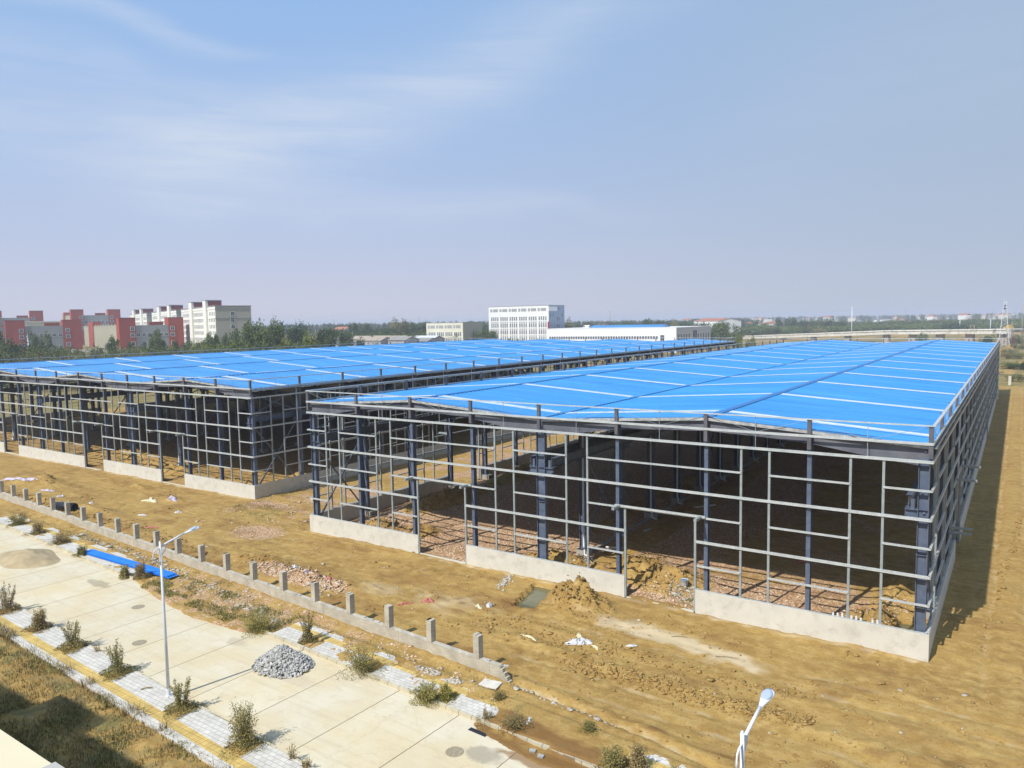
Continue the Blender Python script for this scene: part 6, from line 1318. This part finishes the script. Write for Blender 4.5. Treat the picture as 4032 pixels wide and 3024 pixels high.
TL = [(10, 1352, 110, 235, 'bush', 'dark', 'dark bushy thicket filling the left edge below the red tower', G1), (48, 1333, 100, 262, 'round', 'dark', 'broad dark round tree before the leftmost red tower', G1), (88, 1372, 60, 230, 'bush', 'dark', 'dark bush right of the broad dark tree', G1),
 (-2, 1305, 26, 300, 'tall', 'green', 'slim tree cut by the left picture edge', G1), (132, 1306, 40, 300, 'tall', 'pale', 'pale slender tree before left part of the grey wing', G1), (160, 1324, 38, 300, 'tall', 'pale', 'shorter pale tree between two slender ones', G1),
 (192, 1314, 54, 290, 'tall', 'pale', 'pale bushy tree before the middle of the grey wing', G1), (172, 1350, 46, 270, 'round', 'dark', 'small dark tree in front of the pale ones', G1), (135, 1364, 70, 250, 'round', 'green', 'mid green tree below the pale slender one', G1),
 (245, 1370, 66, 250, 'bush', 'green', 'green bush below the right red tower of the long block', G1), (205, 1375, 50, 245, 'bush', 'green', 'green bush under pale bushy tree', G1), (305, 1376, 40, 250, 'bush', 'olive', 'olive bush beside the boundary wall start', G1), (285, 1388, 90, 225, 'bush', 'olive', 'low olive scrub near the roof edge at left', G1),
 (380, 1372, 70, 260, 'bush', 'pale', 'whitish scrub heap before the ribbed cream wing', G1), (436, 1327, 46, 290, 'tall', 'green', 'full green tree before the right end of the ribbed wing', G1), (500, 1372, 60, 250, 'bush', 'olive', 'olive bush under the second red tower', G1), (514, 1340, 24, 310, 'round', 'dark', 'small round dark tree before second red tower', G1),
 (564, 1347, 28, 290, 'tall', 'dark', 'small pointed tree left of the taller dark one', G1), (600, 1330, 36, 300, 'round', 'dark', 'dark round tree touching the tall pointed one', G1), (618, 1299, 52, 290, 'tall', 'green', 'tall pointed tree before the second grey wing', G1), (620, 1360, 80, 265, 'bush', 'green', 'green bushes at foot of tall pointed tree', G1), (667, 1358, 40, 280, 'bush', 'yell', 'yellowish bush right of tall pointed tree', G1),
 (690, 1333, 26, 320, 'round', 'dark', 'round dark tree before the rightmost red tower', G1), (725, 1346, 22, 320, 'bush', 'dark', 'small dark bush at the corner of the rightmost red tower', G1), (560, 1376, 80, 240, 'bush', 'olive', 'low olive scrub left of centre wall', G1),
 (822, 1311, 40, 300, 'tall', 'green', 'slim tree before the white slab block, leftmost', G2), (851, 1316, 30, 300, 'tall', 'green', 'slim tree second from left before white slab', G2), (888, 1311, 24, 310, 'tall', 'green', 'narrow column tree before the grey end wall', G2), (930, 1296, 40, 290, 'tall', 'green', 'pointed tree before the middle of the grey end wall', G2),
 (800, 1350, 90, 250, 'bush', 'yell', 'yellow green scrub under the slim trees', G2), (865, 1352, 90, 245, 'bush', 'yell', 'yellow green scrub below the grey end wall', G2), (935, 1342, 80, 240, 'bush', 'yell', 'yellow green scrub below the pointed tree', G2), (985, 1266, 74, 265, 'round', 'green', 'tall leafy tree hiding the right corner of the grey end wall', G2),
 (1005, 1310, 80, 240, 'round', 'green', 'leafy tree in front of the tall corner tree', G2), (1036, 1264, 76, 260, 'round', 'green', 'tall leafy tree just right of the grey end wall', G2), (1086, 1260, 72, 258, 'round', 'green', 'tallest leafy tree right of the grey end wall', G2), (1060, 1300, 110, 240, 'round', 'green', 'broad green tree below the two tallest', G2),
 (1165, 1272, 90, 330, 'round', 'dark', 'broad darker tree behind the yellow green clump', G2), (1190, 1312, 90, 235, 'round', 'yell', 'large bright yellow green tree by the roof edge', G2), (1235, 1308, 70, 240, 'round', 'yell', 'bright yellow green tree right of the largest one', G2), (1130, 1330, 70, 225, 'bush', 'yell', 'bright low bush left of the large yellow green tree', G2),
 (1262, 1296, 80, 300, 'round', 'dark', 'dark tree right of the yellow green ones', G2), (1300, 1290, 60, 320, 'round', 'dark', 'dark tree left of the white gabled hut', G2), (1280, 1330, 50, 250, 'bush', 'green', 'green bush by the white gabled hut', G2), (1358, 1308, 66, 330, 'round', 'dark', 'dark spreading tree right of the small white hut', G2),
 (1398, 1272, 46, 520, 'round', 'dark', 'tall dark tree in the middle of the woods', G2), (1420, 1325, 40, 300, 'round', 'dark', 'dark round tree before the tan roofs', G2), (1367, 1345, 40, 270, 'bush', 'green', 'green bush at roof edge near cottages', G2), (1440, 1276, 40, 560, 'round', 'dark', 'dark round tree right of tall dark one', G2),
 (1554, 1254, 58, 560, 'round', 'olive', 'big thin crowned tree left of cream office', G2), (1592, 1260, 50, 560, 'round', 'olive', 'grey green tree right of the thin crowned one', G2), (1625, 1268, 50, 560, 'round', 'dark', 'dark tree third left of cream office', G2), (1665, 1268, 60, 540, 'round', 'dark', 'dark tree touching the cream office', G2),
 (1844, 1331, 26, 350, 'round', 'dark', 'small round tree before the grey end of the cream office', G2), (1878, 1331, 26, 350, 'round', 'dark', 'second small round tree before cream office end', G2), (1915, 1300, 60, 480, 'round', 'green', 'green tree between cream and white office blocks', G2), (1925, 1275, 50, 700, 'round', 'dark', 'distant tree between the two office blocks', G2),
 (1935, 1338, 28, 350, 'round', 'olive', 'small olive tree at left foot of white office', G2), (1975, 1335, 26, 350, 'tall', 'olive', 'small thin tree before the white office', G2), (2008, 1333, 26, 350, 'round', 'dark', 'small round tree before the white office door', G2), (2040, 1336, 24, 350, 'tall', 'olive', 'thin brown tree before white office piers', G2),
 (2240, 1254, 44, 500, 'round', 'olive', 'olive tree at the right side of the white office', G3), (2228, 1275, 30, 480, 'round', 'pale', 'pale blossoming tree touching the white office', G3), (2275, 1280, 40, 520, 'round', 'dark', 'dark low tree left of the blue ridge roof', G3), (2470, 1262, 60, 700, 'round', 'dark', 'dark tree behind the middle of the blue ridge roof', G3),
 (2545, 1256, 50, 620, 'round', 'dark', 'darkest tree above right part of the blue ridge roof', G3), (2593, 1262, 46, 640, 'round', 'dark', 'dark tree above the right end of the blue ridge roof', G3), (2625, 1268, 28, 560, 'round', 'dark', 'small dark tree over the white hall roof', G3), (2656, 1260, 36, 560, 'round', 'olive', 'pale olive tree over the white hall roof', G3), (2700, 1275, 50, 560, 'round', 'dark', 'low dark tree left of yellowish house', G3),
 (2770, 1278, 60, 520, 'round', 'dark', 'tree covering foot of the large yellowish house', G3), (2838, 1270, 84, 480, 'round', 'green', 'broad green tree right of the white hall', G3), (2890, 1285, 80, 500, 'round', 'green', 'green tree right of the broad one', G3), (2800, 1290, 50, 450, 'bush', 'green', 'green bush at the right end of the white hall', G3), (2905, 1318, 34, 300, 'bush', 'yell', 'leafy bush just beyond the far corner of the left shed', G3), (2955, 1326, 50, 290, 'bush', 'yell', 'leafy bush between both sheds far ends', G3),
 (2960, 1290, 90, 560, 'round', 'green', 'green tree below red roofed houses', G4), (3040, 1284, 90, 560, 'round', 'green', 'green tree under the wide white house', G4), (3065, 1257, 24, 800, 'tall', 'dark', 'slim dark tree beside the wide white house', G4), (3100, 1290, 60, 600, 'round', 'green', 'green tree left of the dark clump', G4),
 (3117, 1253, 54, 660, 'round', 'dark', 'tall dark tree, left end of the dark clump', G4), (3158, 1260, 56, 650, 'round', 'dark', 'dark tree second in the dark clump', G4), (3198, 1257, 56, 650, 'round', 'dark', 'dark tree third in the dark clump', G4), (3228, 1260, 50, 640, 'round', 'green', 'green tree fourth in the dark clump', G4), (3262, 1254, 50, 640, 'round', 'dark', 'dark tree fifth in the clump', G4), (3305, 1263, 60, 640, 'round', 'dark', 'dark tree, right end of the dark clump', G4),
 (3170, 1285, 60, 600, 'round', 'dark', 'low dark tree under the clump', G4), (3190, 1277, 26, 590, 'round', 'red', 'rust coloured tree in front of the dark clump', G4), (3225, 1290, 60, 580, 'round', 'olive', 'brownish low tree right of the rust coloured one', G4), (3280, 1283, 60, 590, 'round', 'dark', 'low dark tree in front of the clump, right part', G4),
 (3370, 1278, 90, 620, 'round', 'green', 'low green tree right of dark clump', G4), (3440, 1280, 90, 620, 'round', 'green', 'low green tree below small brown roofs', G4), (3500, 1283, 90, 600, 'round', 'green', 'low green tree left of the tiled houses', G4), (3590, 1280, 60, 620, 'round', 'olive', 'brownish tree before the tiled houses', G4), (3570, 1257, 50, 850, 'round', 'dark', 'dark blue green tree between village roofs', G4), (3610, 1260, 34, 850, 'round', 'dark', 'dark tree right of the blue green one', G4),
 (3700, 1275, 110, 640, 'round', 'green', 'broad green tree behind right part of viaduct', G4), (3770, 1265, 100, 700, 'round', 'dark', 'broad dull green tree left of the reddish trees', G4), (3850, 1276, 110, 620, 'round', 'green', 'broad green tree under the reddish trees', G4), (3920, 1276, 90, 620, 'round', 'green', 'green tree left of the pylon', G4), (3990, 1265, 100, 600, 'round', 'green', 'green tree right of the pylon', G4), (4030, 1262, 80, 600, 'round', 'green', 'green tree at the right picture edge', G4),
 (3800, 1248, 26, 900, 'bare', 'red', 'leftmost of three bare reddish trees', G4), (3830, 1242, 28, 900, 'bare', 'red', 'tallest of three bare reddish trees', G4), (3856, 1248, 26, 900, 'bare', 'red', 'rightmost of three bare reddish trees', G4), (4000, 1315, 60, 440, 'bush', 'green', 'green bush behind the power poles', G4), (3985, 1318, 30, 420, 'bush', 'red', 'reddish scrub at foot of the viaduct end', G4),
 (3890, 1318, 60, 400, 'bush', 'dark', 'dark bush under the right part of viaduct', G4), (3630, 1310, 50, 420, 'bush', 'pale', 'pale scrub in front of the viaduct', G4),
 (3985, 1430, 90, 245, 'bush', 'green', 'big bright green bush right of the nearer shed far end', 'bushes on the rough ground at right'), (4030, 1420, 50, 240, 'bush', 'dark', 'darker bush at right edge beside the bright one', 'bushes on the rough ground at right'), (3975, 1368, 60, 330, 'bush', 'olive', 'brown scrub behind the pylon foot', 'bushes on the rough ground at right'),
 (4010, 1385, 60, 300, 'bush', 'olive', 'brown scrub above the bright green bush', 'bushes on the rough ground at right'), (3965, 1395, 50, 300, 'bush', 'olive', 'dull scrub close to the shed corner', 'bushes on the rough ground at right'), (4015, 1350, 50, 380, 'bush', 'olive', 'far brown scrub at right', 'bushes on the rough ground at right'), (4000, 1488, 70, 200, 'bush', 'olive', 'low dry scrub above the cream wall', 'bushes on the rough ground at right')]
for t_ in TL: tree(*t_)
# distant woods that read as one mass, row behind row
def woods(name, px0, px1, n, py0, py1, D0, D1, wpx, col, label, seed, kind='round'):
    rg = np.random.default_rng(seed); me = crown(kind, col, 0); nv = len(me.vertices); co_ = np.empty(nv*3, np.float32); me.vertices.foreach_get('co', co_); co_ = co_.reshape(-1, 3); sel = slice(0, nv//4*4)
    co_ = co_.reshape(-1, 4, 3)[::4]; V_ = []
    for i in range(n):
        px = px0+(px1-px0)*(i+rg.random())/n; D = rg.uniform(D0, D1); t = at(px, rg.uniform(py0, py1)-.017*(px-2016), D); z0 = float(rise(t[0], t[1]))-1; h_ = max(4, t[2]-z0); w_ = wpx*rg.uniform(.7, 1.4)/CF*D
        c0 = co_.mean(1, keepdims=True); q = (c0*[w_, w_, h_]+(co_-c0)*[w_, w_, w_]*1.6); a_ = rg.uniform(0, 6.28); c, s = math.cos(a_), math.sin(a_)
        q = np.stack([q[..., 0]*c-q[..., 1]*s+t[0], q[..., 0]*s+q[..., 1]*c+t[1], q[..., 2]+z0], -1); V_.append(q.reshape(-1, 3))
    V_ = np.concatenate(V_); return tag(link(name, npmesh(name, V_, np.arange(len(V_)).reshape(-1, 4), TM[col])), label, None, None, 'stuff')
woods('distant_woods', 980, 2000, 70, 1261, 1267, 850, 1300, 40, 'dark', 'hazy grey green woods along the horizon left of centre', 61)
woods('middle_woods', 1290, 1960, 42, 1281, 1289, 470, 620, 44, 'dark', 'dark green woods behind the cottages', 62)
woods('low_woods', 1290, 1960, 30, 1298, 1306, 455, 470, 40, 'green', 'lower edge of woods behind the cottages', 63)
woods('horizon_woods', 2200, 3000, 50, 1269, 1274, 850, 1300, 36, 'dark', 'hazy woods along the horizon above the white hall', 64)
woods('hall_woods', 2230, 2900, 26, 1280, 1285, 560, 700, 40, 'dark', 'darker trees just behind the white hall', 65)
woods('village_woods', 2850, 4050, 90, 1285, 1291, 800, 1000, 40, 'green', 'green tree belt among the village houses', 66)
woods('viaduct_woods', 2800, 4060, 90, 1300, 1308, 690, 790, 44, 'green', 'green tree belt right behind the viaduct', 67)
woods('far_woods', 2700, 4080, 80, 1264, 1268, 1200, 2600, 22, 'dark', 'faint blue woods on the far plain', 68)
woods('farthest_woods', 900, 4080, 120, 1266.5, 1269, 2600, 5200, 16, 'dark', 'faintest line of woods at the horizon', 69)
woods('left_scrub', 0, 1250, 90, 1350, 1362, 215, 250, 44, 'olive', 'olive scrub filling the ground beyond the left shed', 70, 'bush')
woods('left_green_scrub', 0, 1260, 70, 1333, 1345, 250, 330, 50, 'green', 'green scrub in front of the boundary wall', 71, 'bush')
woods('campus_trees', 720, 1040, 14, 1312, 1326, 320, 370, 40, 'green', 'green trees at the foot of the white blocks', 72)
# far village specks: houses seen as one pale scatter
rg = np.random.default_rng(5); k_ = 0
for i in range(46):
    px = rg.uniform(2700, 4060); D = rg.uniform(1300, 3200); t = at(px, 1268-.0172*(px-2016)+rg.uniform(-2, 5), D); w_ = rg.uniform(7, 20); h_ = rg.uniform(4, 7)
    o = empty('house', (float(t[0]), float(t[1]), float(t[2])-h_), 'tiny pale house in the far hazy village on the plain', 'house', 'far village houses in haze', R(rg.uniform(-60, 20)))
    mb = MB(); mb.box(-w_/2, w_/2, 0, 10, -12, h_-2); mb.obj('wall', WHX if i % 2 else PWL, o)
    mb = MB(); mb.add([(-w_/2-.4, -.4, h_-2), (w_/2+.4, -.4, h_-2), (w_/2, 5, h_+.6), (-w_/2, 5, h_+.6), (w_/2+.4, 10.4, h_-2), (-w_/2-.4, 10.4, h_-2)], [(0, 1, 2, 3), (3, 2, 4, 5)]); mb.obj('roof', RT if i % 3 else GRT, o)

# ------------------------------------------------------------------ hazy air
mb = MB(); mb.box(-6100, 6100, -6100, 6100, -3, 42)
hm = bpy.data.materials.new('hazy_air'); hm.use_nodes = True; nt = hm.node_tree; nt.nodes.remove(nt.nodes['Principled BSDF'])
pv = N(nt, 'ShaderNodeVolumePrincipled'); pv.inputs['Color'].default_value = (.80, .86, 1, 1); pv.inputs['Density'].default_value = .00033; pv.inputs['Anisotropy'].default_value = .0
L(nt, pv.outputs[0], nt.nodes['Material Output'].inputs['Volume'])
tag(mb.obj('haze', hm), 'thin bluish haze over the whole plain', None, None, 'stuff')
